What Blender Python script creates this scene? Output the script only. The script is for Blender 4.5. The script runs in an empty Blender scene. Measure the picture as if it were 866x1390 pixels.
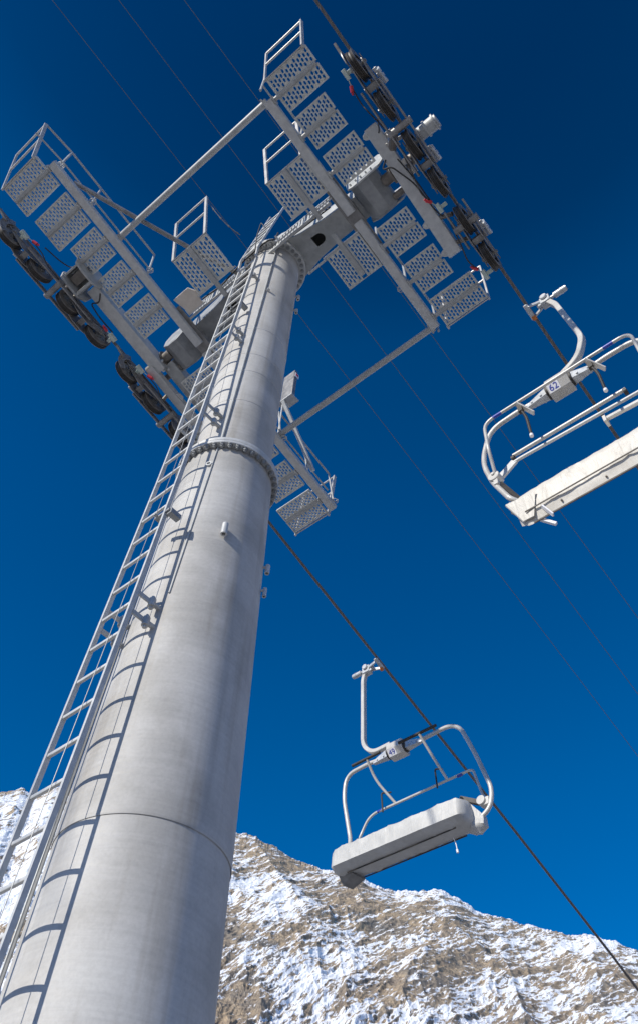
import bpy, bmesh, math, random
import numpy as np
from mathutils import Vector, Matrix
random.seed(7)
SC = bpy.context.scene
COL = SC.collection
R = math.radians

# ------------------------------------------------------------------ camera
cam_d = bpy.data.cameras.new("camera")
cam = bpy.data.objects.new("camera", cam_d)
COL.objects.link(cam)
SC.camera = cam
PITCH, YAW, ROLL = R(54.159), R(43.943), R(4.528)
fh = Vector((-math.sin(YAW), math.cos(YAW), 0))
fw = math.cos(PITCH) * fh + math.sin(PITCH) * Vector((0, 0, 1))
rt = fw.cross(Vector((0, 0, 1))).normalized()
up = rt.cross(fw)
r2 = math.cos(ROLL) * rt + math.sin(ROLL) * up
u2 = -math.sin(ROLL) * rt + math.cos(ROLL) * up
CAM = Vector((3.845, -2.807, 1.6))
M = Matrix((r2, u2, -fw)).transposed().to_4x4()
M.translation = CAM
cam.matrix_world = M
cam_d.sensor_fit = 'VERTICAL'
cam_d.sensor_height = 36.0
cam_d.lens = 36.0 * 1184.5 / 1390
cam_d.shift_y = -45 / 1390
cam_d.clip_start = 0.05
cam_d.clip_end = 20000

# ------------------------------------------------------------------ sun, sky
SUN = Vector((-0.085, -0.845, 0.49)).normalized()
sun_el = math.asin(SUN.z)
sun_rot = math.atan2(SUN.x, SUN.y)
W = bpy.data.worlds.new("World")
SC.world = W
W.use_nodes = True
nt = W.node_tree
nt.nodes.clear()
sky = nt.nodes.new('ShaderNodeTexSky')
sky.sky_type = 'NISHITA'
sky.sun_disc = False
sky.sun_elevation = sun_el
sky.sun_rotation = sun_rot
sky.altitude = 2900
sky.air_density = 0.95
sky.dust_density = 0.15
sky.ozone_density = 4.5
hs = nt.nodes.new('ShaderNodeHueSaturation')
hs.inputs['Saturation'].default_value = 1.45
hs.inputs['Hue'].default_value = 0.497
bg = nt.nodes.new('ShaderNodeBackground')
bg.inputs['Strength'].default_value = 0.15
wo = nt.nodes.new('ShaderNodeOutputWorld')
nt.links.new(sky.outputs[0], hs.inputs['Color'])
hs.inputs['Value'].default_value = 1.15
stc = nt.nodes.new('ShaderNodeTexCoord')
sep = nt.nodes.new('ShaderNodeSeparateXYZ')
nt.links.new(stc.outputs['Generated'], sep.inputs[0])
srp = nt.nodes.new('ShaderNodeValToRGB')       # polarised sky: deeper towards the zenith
els = srp.color_ramp.elements
for p_, c_ in ((0.40, (1, .96, 1)), (0.56, (1, .93, .97)), (0.77, (1, .82, .89)), (0.89, (1, .72, .77)), (0.93, (1, .50, .56)), (0.97, (1, .42, .49))):
    e_ = els.new(p_); e_.color = (*c_, 1)
els.remove(els[0]); els[-1].color = (1, .41, .48, 1)
nt.links.new(sep.outputs['Z'], srp.inputs[0])
smx = nt.nodes.new('ShaderNodeMixRGB'); smx.blend_type = 'MULTIPLY'; smx.inputs[0].default_value = 1
nt.links.new(hs.outputs[0], smx.inputs[1]); nt.links.new(srp.outputs[0], smx.inputs[2])
nt.links.new(smx.outputs[0], bg.inputs[0])
nt.links.new(bg.outputs[0], wo.inputs[0])
sd = bpy.data.lights.new("sun", 'SUN')
sd.energy = 4.6
sd.angle = R(0.5)
sd.color = (1.0, 0.94, 0.84)
so = bpy.data.objects.new("sun", sd)
COL.objects.link(so)
so.rotation_euler = SUN.to_track_quat('Z', 'Y').to_euler()
vs = SC.view_settings
vs.view_transform = 'Standard'
vs.look = 'None'
vs.exposure = 0.0
vs.gamma = 1.0
vs.use_curve_mapping = False
SC.render.engine = 'CYCLES'
SC.cycles.use_denoising = True
SC.cycles.denoiser = 'OPENIMAGEDENOISE'
SC.cycles.denoising_input_passes = 'RGB_ALBEDO_NORMAL'
SC.cycles.denoising_prefilter = 'ACCURATE'

# ------------------------------------------------------------------ materials
def newmat(name):
    m = bpy.data.materials.new(name)
    m.use_nodes = True
    n = m.node_tree
    b = n.nodes['Principled BSDF']
    return m, n, b

def nd(n, t, **kw):
    x = n.nodes.new(t)
    for k, v in kw.items():
        if k.startswith('i_'):
            x.inputs[k[2:]].default_value = v
        else:
            setattr(x, k, v)
    return x

def ramp(n, src, stops):
    c = n.nodes.new('ShaderNodeValToRGB')
    e = c.color_ramp.elements
    while len(e) < len(stops):
        e.new(0.5)
    for i, (p, col) in enumerate(stops):
        e[i].position = p
        e[i].color = (*col, 1) if len(col) == 3 else col
    n.links.new(src, c.inputs[0])
    return c

def mottled(name, c1, c2, scale=6.0, rough=0.45, metal=0.0, bump=0.1, stretch=(1, 1, 1), detail=6, fine=60.0):
    m, n, b = newmat(name)
    tc = nd(n, 'ShaderNodeTexCoord')
    mp = nd(n, 'ShaderNodeMapping')
    mp.inputs['Scale'].default_value = stretch
    n.links.new(tc.outputs['Object'], mp.inputs[0])
    ns = nd(n, 'ShaderNodeTexNoise', i_Scale=scale, i_Detail=float(detail), i_Roughness=0.65)
    n.links.new(mp.outputs[0], ns.inputs['Vector'])
    cr = ramp(n, ns.outputs[0], [(0.32, c1), (0.68, c2)])
    n.links.new(cr.outputs[0], b.inputs['Base Color'])
    b.inputs['Metallic'].default_value = metal
    n2 = nd(n, 'ShaderNodeTexNoise', i_Scale=fine, i_Detail=4.0)
    n.links.new(mp.outputs[0], n2.inputs['Vector'])
    rr = ramp(n, ns.outputs[0], [(0.3, (rough * .88,) * 3), (0.7, (min(1, rough * 1.15),) * 3)])
    n.links.new(rr.outputs[0], b.inputs['Roughness'])
    bp = nd(n, 'ShaderNodeBump', i_Strength=bump, i_Distance=0.0015)
    n.links.new(ns.outputs[0], bp.inputs['Height'])
    n.links.new(bp.outputs[0], b.inputs['Normal'])
    return m

GALV = mottled('galvanised_steel', (0.34, 0.35, 0.345), (0.48, 0.49, 0.48), 9, 0.5, 0.12, 0.25)
GALV_L = mottled('galvanised_steel_bright', (0.46, 0.47, 0.465), (0.60, 0.605, 0.59), 14, 0.48, 0.1, 0.2)
GRATE = mottled('galvanised_grating', (0.50, 0.51, 0.48), (0.70, 0.70, 0.66), 22, 0.45, 0.1, 0.2)
GALV_D = mottled('weathered_and_shaded_zinc', (0.22, 0.23, 0.235), (0.36, 0.37, 0.37), 7, 0.5, 0.35, 0.25)  # weathered small parts; on the left arm the dark tone stands for shade
BROWN = mottled('oily_brown_steel', (0.13, 0.115, 0.10), (0.26, 0.235, 0.205), 12, 0.5, 0.3, 0.3)
PLATE = mottled('grey_side_plate', (0.19, 0.185, 0.18), (0.33, 0.325, 0.315), 10, 0.45, 0.4, 0.2)
RUBBER = mottled('black_rubber', (0.018, 0.017, 0.015), (0.05, 0.043, 0.035), 14, 0.55, 0.0, 0.3)
LINER = mottled('worn_sheave_rubber', (0.03, 0.025, 0.02), (0.11, 0.085, 0.062), 16, 0.6, 0.0, 0.3)
WHITE = mottled('warm_white_coated_tube', (0.47, 0.455, 0.42), (0.59, 0.575, 0.54), 7, 0.34, 0.1, 0.06)
BEIGE = mottled('beige_plate', (0.55, 0.49, 0.42), (0.68, 0.62, 0.54), 8, 0.5, 0.0, 0.1)
RED = mottled('red_plastic', (0.55, 0.03, 0.05), (0.65, 0.06, 0.08), 8, 0.4, 0.0, 0.05)
BLUE = mottled('blue_sticker', (0.03, 0.05, 0.35), (0.04, 0.07, 0.42), 8, 0.4, 0.0, 0.02)
ORANGE = mottled('orange_grip_pad', (0.55, 0.16, 0.03), (0.65, 0.22, 0.05), 8, 0.5, 0.0, 0.05)
LABEL = mottled('white_label', (0.78, 0.78, 0.80), (0.84, 0.84, 0.86), 8, 0.4, 0.0, 0.02)
GREENBOX = mottled('pale_green_switch_box', (0.45, 0.55, 0.50), (0.62, 0.68, 0.62), 12, 0.5, 0.0, 0.1)
CLEAR = mottled('pale_cast_aluminium', (0.42, 0.44, 0.45), (0.62, 0.64, 0.65), 18, 0.35, 0.2, 0.2)
CABLE = mottled('black_cable', (0.015, 0.015, 0.017), (0.04, 0.04, 0.04), 30, 0.5, 0.0, 0.1)
WIRE = mottled('dark_power_line', (0.10, 0.12, 0.14), (0.15, 0.17, 0.19), 3, 0.6, 0.1, 0.0)

def mast_mat():
    m, n, b = newmat('galvanised_mast')
    tc = nd(n, 'ShaderNodeTexCoord')
    # horizontal rolling marks
    mp = nd(n, 'ShaderNodeMapping')
    mp.inputs['Scale'].default_value = (1.6, 1.6, 38)
    n.links.new(tc.outputs['Object'], mp.inputs[0])
    n1 = nd(n, 'ShaderNodeTexNoise', i_Scale=1.0, i_Detail=5.0, i_Roughness=0.6)
    n.links.new(mp.outputs[0], n1.inputs['Vector'])
    # broad zinc patches
    n2 = nd(n, 'ShaderNodeTexNoise', i_Scale=1.7, i_Detail=5.0, i_Roughness=0.55)
    n.links.new(tc.outputs['Object'], n2.inputs['Vector'])
    # vertical run marks
    mp3 = nd(n, 'ShaderNodeMapping')
    mp3.inputs['Scale'].default_value = (11, 11, 0.45)
    n.links.new(tc.outputs['Object'], mp3.inputs[0])
    n3 = nd(n, 'ShaderNodeTexNoise', i_Scale=1.0, i_Detail=4.0)
    n.links.new(mp3.outputs[0], n3.inputs['Vector'])
    n4 = nd(n, 'ShaderNodeTexNoise', i_Scale=45.0, i_Detail=4.0, i_Roughness=0.7)
    n.links.new(tc.outputs['Object'], n4.inputs['Vector'])
    a = ramp(n, n1.outputs[0], [(0.3, (0.47, 0.465, 0.45)), (0.7, (0.535, 0.53, 0.515))])
    bb = ramp(n, n2.outputs[0], [(0.38, (0.78, 0.77, 0.75)), (0.52, (0.95, .945, .935)), (0.64, (1.04, 1.04, 1.03))])
    mx = nd(n, 'ShaderNodeMixRGB', blend_type='MULTIPLY', i_Fac=1.0)
    n.links.new(a.outputs[0], mx.inputs[1]); n.links.new(bb.outputs[0], mx.inputs[2])
    cc = ramp(n, n3.outputs[0], [(0.30, (0.83, 0.81, 0.78)), (0.46, (1, 1, 1))])
    mx2 = nd(n, 'ShaderNodeMixRGB', blend_type='MULTIPLY', i_Fac=0.8)
    n.links.new(mx.outputs[0], mx2.inputs[1]); n.links.new(cc.outputs[0], mx2.inputs[2])
    dd = ramp(n, n4.outputs[0], [(0.25, (0.88, 0.88, 0.88)), (0.6, (1.03, 1.03, 1.03))])
    mx3 = nd(n, 'ShaderNodeMixRGB', blend_type='MULTIPLY', i_Fac=0.8)
    n.links.new(mx2.outputs[0], mx3.inputs[1]); n.links.new(dd.outputs[0], mx3.inputs[2])
    # small dark chips, sparse
    vo = nd(n, 'ShaderNodeTexVoronoi', i_Scale=1.5)
    n.links.new(tc.outputs['Object'], vo.inputs['Vector'])
    md = nd(n, 'ShaderNodeMath', operation='ADD')
    n5 = nd(n, 'ShaderNodeTexNoise', i_Scale=60.0, i_Detail=2.0)
    n.links.new(tc.outputs['Object'], n5.inputs['Vector'])
    sc5 = nd(n, 'ShaderNodeMath', operation='MULTIPLY'); sc5.inputs[1].default_value = 0.05
    n.links.new(n5.outputs[0], sc5.inputs[0])
    n.links.new(vo.outputs['Distance'], md.inputs[0]); n.links.new(sc5.outputs[0], md.inputs[1])
    ch = ramp(n, md.outputs[0], [(0.047, (0.25, 0.25, 0.24)), (0.055, (1, 1, 1))])
    mx4 = nd(n, 'ShaderNodeMixRGB', blend_type='MULTIPLY', i_Fac=1.0)
    n.links.new(mx3.outputs[0], mx4.inputs[1]); n.links.new(ch.outputs[0], mx4.inputs[2])
    n.links.new(mx4.outputs[0], b.inputs['Base Color'])
    b.inputs['Metallic'].default_value = 0.0
    b.inputs['Specular IOR Level'].default_value = 0.35
    rr = ramp(n, n1.outputs[0], [(0.3, (0.52,) * 3), (0.7, (0.7,) * 3)])
    n.links.new(rr.outputs[0], b.inputs['Roughness'])
    bp = nd(n, 'ShaderNodeBump', i_Strength=0.3, i_Distance=0.003)
    n.links.new(n1.outputs[0], bp.inputs['Height'])
    bp2 = nd(n, 'ShaderNodeBump', i_Strength=0.2, i_Distance=0.0006)
    n.links.new(n4.outputs[0], bp2.inputs['Height']); n.links.new(bp.outputs[0], bp2.inputs['Normal'])
    n.links.new(bp2.outputs[0], b.inputs['Normal'])
    return m
MAST = mast_mat()

def rope_mat():
    m, n, b = newmat('stranded_wire_rope')
    tc = nd(n, 'ShaderNodeTexCoord')
    wv = nd(n, 'ShaderNodeTexWave', i_Scale=9.0, i_Distortion=0.6)
    wv.bands_direction = 'DIAGONAL'
    n.links.new(tc.outputs['Object'], wv.inputs['Vector'])
    c = ramp(n, wv.outputs[0], [(0.2, (0.135, 0.122, 0.113)), (0.8, (0.18, 0.165, 0.153))])
    n.links.new(c.outputs[0], b.inputs['Base Color'])
    b.inputs['Metallic'].default_value = 0.35
    b.inputs['Roughness'].default_value = 0.5
    bp = nd(n, 'ShaderNodeBump', i_Strength=0.4, i_Distance=0.002)
    n.links.new(wv.outputs[0], bp.inputs['Height']); n.links.new(bp.outputs[0], b.inputs['Normal'])
    return m
ROPE = rope_mat()

def tarp_mat(name, c1, c2):
    m, n, b = newmat(name)
    tc = nd(n, 'ShaderNodeTexCoord')
    n1 = nd(n, 'ShaderNodeTexNoise', i_Scale=3.5, i_Detail=5.0, i_Roughness=0.6, i_Distortion=0.8)
    n.links.new(tc.outputs['Object'], n1.inputs['Vector'])
    c = ramp(n, n1.outputs[0], [(0.3, c1), (0.7, c2)])
    n.links.new(c.outputs[0], b.inputs['Base Color'])
    b.inputs['Roughness'].default_value = 0.5
    mp = nd(n, 'ShaderNodeMapping'); mp.inputs['Scale'].default_value = (9, 2.5, 3)
    mp.inputs['Rotation'].default_value = (0.2, 0.5, 0.3)
    n.links.new(tc.outputs['Object'], mp.inputs[0])
    n2 = nd(n, 'ShaderNodeTexNoise', i_Scale=1.3, i_Detail=3.0, i_Distortion=1.2)
    n.links.new(mp.outputs[0], n2.inputs['Vector'])
    bp = nd(n, 'ShaderNodeBump', i_Strength=0.45, i_Distance=0.02)
    n.links.new(n2.outputs[0], bp.inputs['Height']); n.links.new(bp.outputs[0], b.inputs['Normal'])
    return m
TARP = tarp_mat('cream_tarpaulin', (0.53, 0.50, 0.44), (0.64, 0.61, 0.545))
TARP2 = tarp_mat('pale_grey_tarpaulin', (0.42, 0.42, 0.405), (0.55, 0.55, 0.53))

def snow_mat():
    m, n, b = newmat('patchy_snow')
    tc = nd(n, 'ShaderNodeTexCoord')
    n1 = nd(n, 'ShaderNodeTexNoise', i_Scale=0.35, i_Detail=7.0)
    n.links.new(tc.outputs['Object'], n1.inputs['Vector'])
    c = ramp(n, n1.outputs[0], [(0.50, (0.16, 0.145, 0.125)), (0.56, (0.55, 0.55, 0.57)), (0.7, (0.76, 0.77, 0.78))])  # dark patches added to the unseen ground to cut light bounced upwards
    n.links.new(c.outputs[0], b.inputs['Base Color'])
    b.inputs['Roughness'].default_value = 0.8
    bp = nd(n, 'ShaderNodeBump', i_Strength=0.5, i_Distance=0.2)
    n.links.new(n1.outputs[0], bp.inputs['Height']); n.links.new(bp.outputs[0], b.inputs['Normal'])
    return m

def mountain_mat():
    m, n, b = newmat('snowy_rock_face')
    tc = nd(n, 'ShaderNodeTexCoord')
    ge = nd(n, 'ShaderNodeNewGeometry')
    at = nd(n, 'ShaderNodeAttribute', attribute_name='snow')
    # rock colour: tan to grey-brown
    n1 = nd(n, 'ShaderNodeTexNoise', i_Scale=0.010, i_Detail=9.0, i_Roughness=0.66, i_Distortion=0.6)
    n.links.new(tc.outputs['Object'], n1.inputs['Vector'])
    rc = ramp(n, n1.outputs[0], [(0.34, (0.19, 0.175, 0.16)), (0.44, (0.28, 0.235, 0.19)), (0.52, (0.39, 0.305, 0.215)), (0.60, (0.26, 0.215, 0.175)), (0.70, (0.40, 0.325, 0.245))])
    n2 = nd(n, 'ShaderNodeTexNoise', i_Scale=0.11, i_Detail=7.0, i_Roughness=0.75, i_Distortion=1.0)
    n.links.new(tc.outputs['Object'], n2.inputs['Vector'])
    rm = ramp(n, n2.outputs[0], [(0.35, (0.45, 0.45, 0.47)), (0.62, (1.25, 1.22, 1.15))])
    mx = nd(n, 'ShaderNodeMixRGB', blend_type='MULTIPLY', i_Fac=1.0)
    n.links.new(rc.outputs[0], mx.inputs[1]); n.links.new(rm.outputs[0], mx.inputs[2])
    # snow mask: attribute + fine noise streaked along the dipping beds
    mp = nd(n, 'ShaderNodeMapping')
    bed = nd(n, 'ShaderNodeAttribute', attribute_name='bed')
    mp.inputs['Scale'].default_value = (0.060, 0.21, 0.03)
    n.links.new(bed.outputs['Vector'], mp.inputs[0])
    n3 = nd(n, 'ShaderNodeTexNoise', i_Scale=1.0, i_Detail=6.0, i_Roughness=0.62, i_Distortion=0.25)
    n.links.new(mp.outputs[0], n3.inputs['Vector'])
    n3c = nd(n, 'ShaderNodeMath', operation='MULTIPLY_ADD'); n3c.inputs[1].default_value = 1.65; n3c.inputs[2].default_value = -0.325
    n.links.new(n3.outputs[0], n3c.inputs[0])
    n4 = nd(n, 'ShaderNodeTexNoise', i_Scale=0.28, i_Detail=4.0, i_Roughness=0.7)
    n.links.new(tc.outputs['Object'], n4.inputs['Vector'])
    ad = nd(n, 'ShaderNodeMath', operation='ADD'); n.links.new(at.outputs['Fac'], ad.inputs[0]); n.links.new(n3c.outputs[0], ad.inputs[1])
    s4 = nd(n, 'ShaderNodeMath', operation='MULTIPLY_ADD'); s4.inputs[1].default_value = 0.50
    n.links.new(n4.outputs[0], s4.inputs[0]); n.links.new(ad.outputs[0], s4.inputs[2])
    mk = ramp(n, s4.outputs[0], [(0.785, (0, 0, 0)), (0.815, (1, 1, 1))])
    fin = nd(n, 'ShaderNodeMixRGB')
    n.links.new(mk.outputs[0], fin.inputs[0]); n.links.new(mx.outputs[0], fin.inputs[1])
    fin.inputs[2].default_value = (0.80, 0.81, 0.84, 1)
    n.links.new(fin.outputs[0], b.inputs['Base Color'])
    b.inputs['Roughness'].default_value = 0.85
    b.inputs['Specular IOR Level'].default_value = 0.2
    bp = nd(n, 'ShaderNodeBump', i_Strength=0.6, i_Distance=2.2)
    n.links.new(n2.outputs[0], bp.inputs['Height']); n.links.new(bp.outputs[0], b.inputs['Normal'])
    return m

# ------------------------------------------------------------------ mesh helper
def frame(d):
    d = Vector(d).normalized()
    a = Vector((0, 0, 1)) if abs(d.z) < 0.9 else Vector((1, 0, 0))
    x = d.cross(a).normalized()
    y = d.cross(x).normalized()
    return x, y, d

def fillet(pts, r, seg=5):
    pts = [Vector(p) for p in pts]
    out = [pts[0]]
    for i in range(1, len(pts) - 1):
        a, b, c = pts[i - 1], pts[i], pts[i + 1]
        rr = r[i - 1] if isinstance(r, (list, tuple)) else r
        ra = min(rr, (a - b).length * 0.48, (c - b).length * 0.48)
        p = b + (a - b).normalized() * ra
        q = b + (c - b).normalized() * ra
        for k in range(seg + 1):
            t = k / seg
            out.append((1 - t) ** 2 * p + 2 * t * (1 - t) * b + t * t * q)
    out.append(pts[-1])
    return out

class MB:
    def __init__(s):
        s.v = []; s.f = []; s.mi = []; s.cur = 0
    def add(s, vs, fs):
        o = len(s.v)
        s.v += [tuple(v) for v in vs]
        s.f += [tuple(i + o for i in f) for f in fs]
        s.mi += [s.cur] * len(fs)
        return s
    def box(s, c, size, ax=None):
        c = Vector(c); hx, hy, hz = [q / 2 for q in size]
        X, Y, Z = ax if ax else (Vector((1, 0, 0)), Vector((0, 1, 0)), Vector((0, 0, 1)))
        vs = [c + X * (a * hx) + Y * (b * hy) + Z * (d * hz) for a in (-1, 1) for b in (-1, 1) for d in (-1, 1)]
        return s.add(vs, [(0, 1, 3, 2), (4, 6, 7, 5), (0, 4, 5, 1), (2, 3, 7, 6), (0, 2, 6, 4), (1, 5, 7, 3)])
    def hexa(s, lo, hi):   # two quads (same winding), bottom and top
        return s.add(list(lo) + list(hi), [(3, 2, 1, 0), (4, 5, 6, 7), (0, 1, 5, 4), (1, 2, 6, 5), (2, 3, 7, 6), (3, 0, 4, 7)])
    def sweep(s, pts, prof, up=None, caps=True, closed=False):
        pts = [Vector(p) for p in pts]
        n = len(pts); k = len(prof)
        tang = []
        for i in range(n):
            if closed:
                t = (pts[(i + 1) % n] - pts[i - 1])
            else:
                t = pts[min(i + 1, n - 1)] - pts[max(i - 1, 0)]
            tang.append(t.normalized())
        if up is None:
            x, y, _ = frame(tang[0])
        else:
            y = Vector(up); x = y.cross(tang[0]).normalized(); y = tang[0].cross(x).normalized()
        vs = []
        for i in range(n):
            t = tang[i]
            x = (x - t * x.dot(t)).normalized()
            y2 = t.cross(x).normalized()
            for a, b in prof:
                vs.append(pts[i] + x * a + y2 * b)
        fs = []
        m = n if closed else n - 1
        for i in range(m):
            for j in range(k):
                a = i * k + j; b = i * k + (j + 1) % k
                c = ((i + 1) % n) * k
                fs.append((a, b, c + (j + 1) % k, c + j))
        if caps and not closed:
            fs.append(tuple(reversed(range(k))))
            fs.append(tuple((n - 1) * k + j for j in range(k)))
        return s.add(vs, fs)
    def tube(s, pts, r, n=10, fil=0, seg=5, caps=True):
        if fil:
            pts = fillet(pts, fil, seg)
        prof = [(r * math.cos(2 * math.pi * i / n), r * math.sin(2 * math.pi * i / n)) for i in range(n)]
        return s.sweep(pts, prof, caps=caps)
    def bar(s, a, b, w, h, up=(0, 0, 1), ch=0):
        hw, hh = w / 2, h / 2
        c = ch
        prof = [(-hw, -hh), (hw, -hh), (hw, hh), (-hw, hh)] if not c else \
               [(-hw + c, -hh), (hw - c, -hh), (hw, -hh + c), (hw, hh - c), (hw - c, hh), (-hw + c, hh), (-hw, hh - c), (-hw, -hh + c)]
        return s.sweep([a, b], prof, up=up)
    def cyl(s, a, b, r, n=16, r2=None):
        a = Vector(a); b = Vector(b)
        x, y, d = frame(b - a)
        r2 = r if r2 is None else r2
        vs = [a + (x * math.cos(2 * math.pi * i / n) + y * math.sin(2 * math.pi * i / n)) * r for i in range(n)]
        vs += [b + (x * math.cos(2 * math.pi * i / n) + y * math.sin(2 * math.pi * i / n)) * r2 for i in range(n)]
        fs = [(i, (i + 1) % n, n + (i + 1) % n, n + i) for i in range(n)]
        fs += [tuple(reversed(range(n))), tuple(range(n, 2 * n))]
        return s.add(vs, fs)
    def lathe(s, prof, axis_o, axis_d, n=40, closed=True):
        o = Vector(axis_o); x, y, d = frame(axis_d)
        vs = []; k = len(prof)
        for i in range(n):
            t = 2 * math.pi * i / n
            rad = x * math.cos(t) + y * math.sin(t)
            for r, h in prof:
                vs.append(o + rad * r + d * h)
        fs = []
        kk = k if closed else k - 1
        for i in range(n):
            for j in range(kk):
                fs.append((i * k + j, i * k + (j + 1) % k, ((i + 1) % n) * k + (j + 1) % k, ((i + 1) % n) * k + j))
        return s.add(vs, fs)
    def prism(s, poly, off):     # polygon of 3-D points, extruded by off
        off = Vector(off); n = len(poly)
        poly = [Vector(p) for p in poly]
        vs = poly + [p + off for p in poly]
        fs = [tuple(range(n)), tuple(reversed(range(n, 2 * n)))]
        fs += [(i, n + i, n + (i + 1) % n, (i + 1) % n) for i in range(n)]
        return s.add(vs, fs)
    def pieces(s, gap=.004):
        """split into pieces that do not touch one another (each becomes an object of its own)"""
        n = len(s.v); par = list(range(n))
        def find(i):
            while par[i] != i:
                par[i] = par[par[i]]; i = par[i]
            return i
        for f in s.f:
            r0 = find(f[0])
            for q in f[1:]:
                r1 = find(q)
                if r1 != r0: par[r1] = r0
        comp = {}
        for i in range(n):
            comp.setdefault(find(i), []).append(i)
        keys = list(comp)
        if len(keys) == 1: return [s]
        V = np.array([tuple(v) for v in s.v])
        lo = np.array([V[comp[k]].min(0) for k in keys]) - gap; hi = np.array([V[comp[k]].max(0) for k in keys]) + gap
        m = len(keys); g = list(range(m))
        def gf(i):
            while g[i] != i: i = g[i]
            return i
        for i in range(m):
            ov = np.all(lo[i] <= hi, axis=1) & np.all(hi[i] >= lo, axis=1)
            for j in np.nonzero(ov)[0]:
                a, b = gf(i), gf(int(j))
                if a != b: g[b] = a
        groups = {}
        for i, k in enumerate(keys): groups.setdefault(gf(i), set()).add(k)
        if len(groups) == 1: return [s]
        out = []
        root = [find(i) for i in range(n)]
        for ks in groups.values():
            p = MB(); idx = {}
            for i in range(n):
                if root[i] in ks: idx[i] = len(p.v); p.v.append(s.v[i])
            for f, mi in zip(s.f, s.mi):
                if root[f[0]] in ks: p.f.append(tuple(idx[q] for q in f)); p.mi.append(mi)
            out.append(p)
        return out
    def mesh(s, name, mats, off=Vector((0, 0, 0)), smooth=38):
        me = bpy.data.meshes.new(name)
        off = Vector(off)
        me.from_pydata([tuple(Vector(v) - off) for v in s.v], [], s.f)
        if not isinstance(mats, (list, tuple)):
            mats = [mats]
        for m in mats:
            me.materials.append(m)
        if len(mats) > 1:
            me.polygons.foreach_set('material_index', s.mi)
        bm = bmesh.new(); bm.from_mesh(me)
        bmesh.ops.recalc_face_normals(bm, faces=bm.faces)
        bm.to_mesh(me); bm.free()
        if smooth:
            me.polygons.foreach_set('use_smooth', [True] * len(me.polygons))
            me.set_sharp_from_angle(angle=R(smooth))
        me.update()
        return me

def link(name, me, parent=None, loc=(0, 0, 0)):
    o = bpy.data.objects.new(name, me)
    COL.objects.link(o)
    if parent is not None:
        o.parent = parent
    o.location = loc
    return o

def tag(o, label=None, cat=None, group=None, kind=None):
    if label: o['label'] = label
    if cat: o['category'] = cat
    if group: o['group'] = group
    if kind: o['kind'] = kind
    return o

class Thing:
    """an Empty at the thing's base; parts are built in world coordinates and stored relative to it"""
    def __init__(s, name, loc, label, cat, group=None):
        s.o = bpy.data.objects.new(name, None)
        s.o.empty_display_size = 0.3
        COL.objects.link(s.o)
        s.o.location = loc
        s.loc = Vector(loc)
        tag(s.o, label, cat, group)
    def part(s, name, mb, mat, parent=None, bevel=0, smooth=38, label=None):
        first = None
        for piece in mb.pieces():
            me = piece.mesh(name, mat, s.loc, smooth)
            o = link(name, me, parent if parent else s.o)
            if bevel:
                b = o.modifiers.new('bevel', 'BEVEL'); b.width = bevel; b.segments = 2; b.limit_method = 'ANGLE'; b.angle_limit = R(40)
            if label: o['label'] = label
            first = first or o
        return first
    def inst(s, name, me, world, parent=None, rot=None):
        o = link(name, me, parent if parent else s.o, Vector(world) - s.loc)
        if rot: o.rotation_euler = rot
        return o

X3, Y3, Z3 = Vector((1, 0, 0)), Vector((0, 1, 0)), Vector((0, 0, 1))

# ------------------------------------------------------------------ ground and mountain
def vnoise(x, y, seed):
    rs = np.random.RandomState(seed)
    tab = rs.rand(512, 512).astype(np.float32)
    xi = np.floor(x).astype(int); yi = np.floor(y).astype(int)
    fx = x - xi; fy = y - yi
    fx = fx * fx * fx * (fx * (fx * 6 - 15) + 10); fy = fy * fy * fy * (fy * (fy * 6 - 15) + 10)
    a = tab[xi & 511, yi & 511]; b = tab[(xi + 1) & 511, yi & 511]
    c = tab[xi & 511, (yi + 1) & 511]; d = tab[(xi + 1) & 511, (yi + 1) & 511]
    return (a * (1 - fx) + b * fx) * (1 - fy) + (c * (1 - fx) + d * fx) * fy

def fbm(x, y, seed, octs=6, gain=0.5, ridged=False):
    s = 0; a = 1.0; t = 0
    ca, sa = math.cos(0.6), math.sin(0.6)
    for k in range(octs):
        n = vnoise(x, y, seed + k)
        if ridged:
            n = 1 - np.abs(2 * n - 1)
            n = n * n
        s = s + a * n; t += a
        a *= gain
        x, y = (x * ca - y * sa) * 2.03 + 17.3, (x * sa + y * ca) * 2.03 + 9.1
    return s / t

prof_az = np.array([-180, -120, -60, -20, 0, 10, 21.77, 23.21, 24.43, 25.56, 26.57, 28.36, 29.89, 30.69, 31.78, 32.49, 33.39, 34.71, 36.6, 37.96, 38.82, 39.91, 41.45, 42.51, 44.52, 46.04, 47.72, 50, 54, 57, 60.01, 61.02, 62.01, 62.71, 63.15, 63.79, 64.45, 70, 80, 100, 140, 180], float)
prof_el = np.array([9, 12, 16, 21, 22.5, 23.7, 25.4, 25.92, 26.4, 26.39, 26.56, 27.11, 27.63, 27.73, 28.28, 28.67, 28.98, 29.05, 28.99, 29.39, 29.77, 29.86, 30.08, 30.31, 31.05, 31.49, 31.79, 32.2, 32.8, 32.5, 32.51, 32.39, 31.63, 31.82, 31.87, 31.57, 31.35, 31, 27, 18, 11, 9], float)
az = np.concatenate([np.arange(-180, 8, 1.0), np.arange(8, 15, 0.25), np.arange(15, 72, 0.055), np.arange(72, 80, 0.25), np.arange(80, 180.5, 1.0)])
az[-1] = 180.0
u = np.concatenate([np.linspace(0, 0.28, 14)[:-1], np.linspace(0.28, 1.0, 330), np.linspace(1.0, 1.5, 14)[1:]])
RR, R0 = 1500.0, 220.0
AZ, U = np.meshgrid(np.radians(az), u, indexing='ij')
el = np.interp(np.degrees(AZ), prof_az, prof_el)
rad = R0 + (RR - R0) * U
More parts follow.
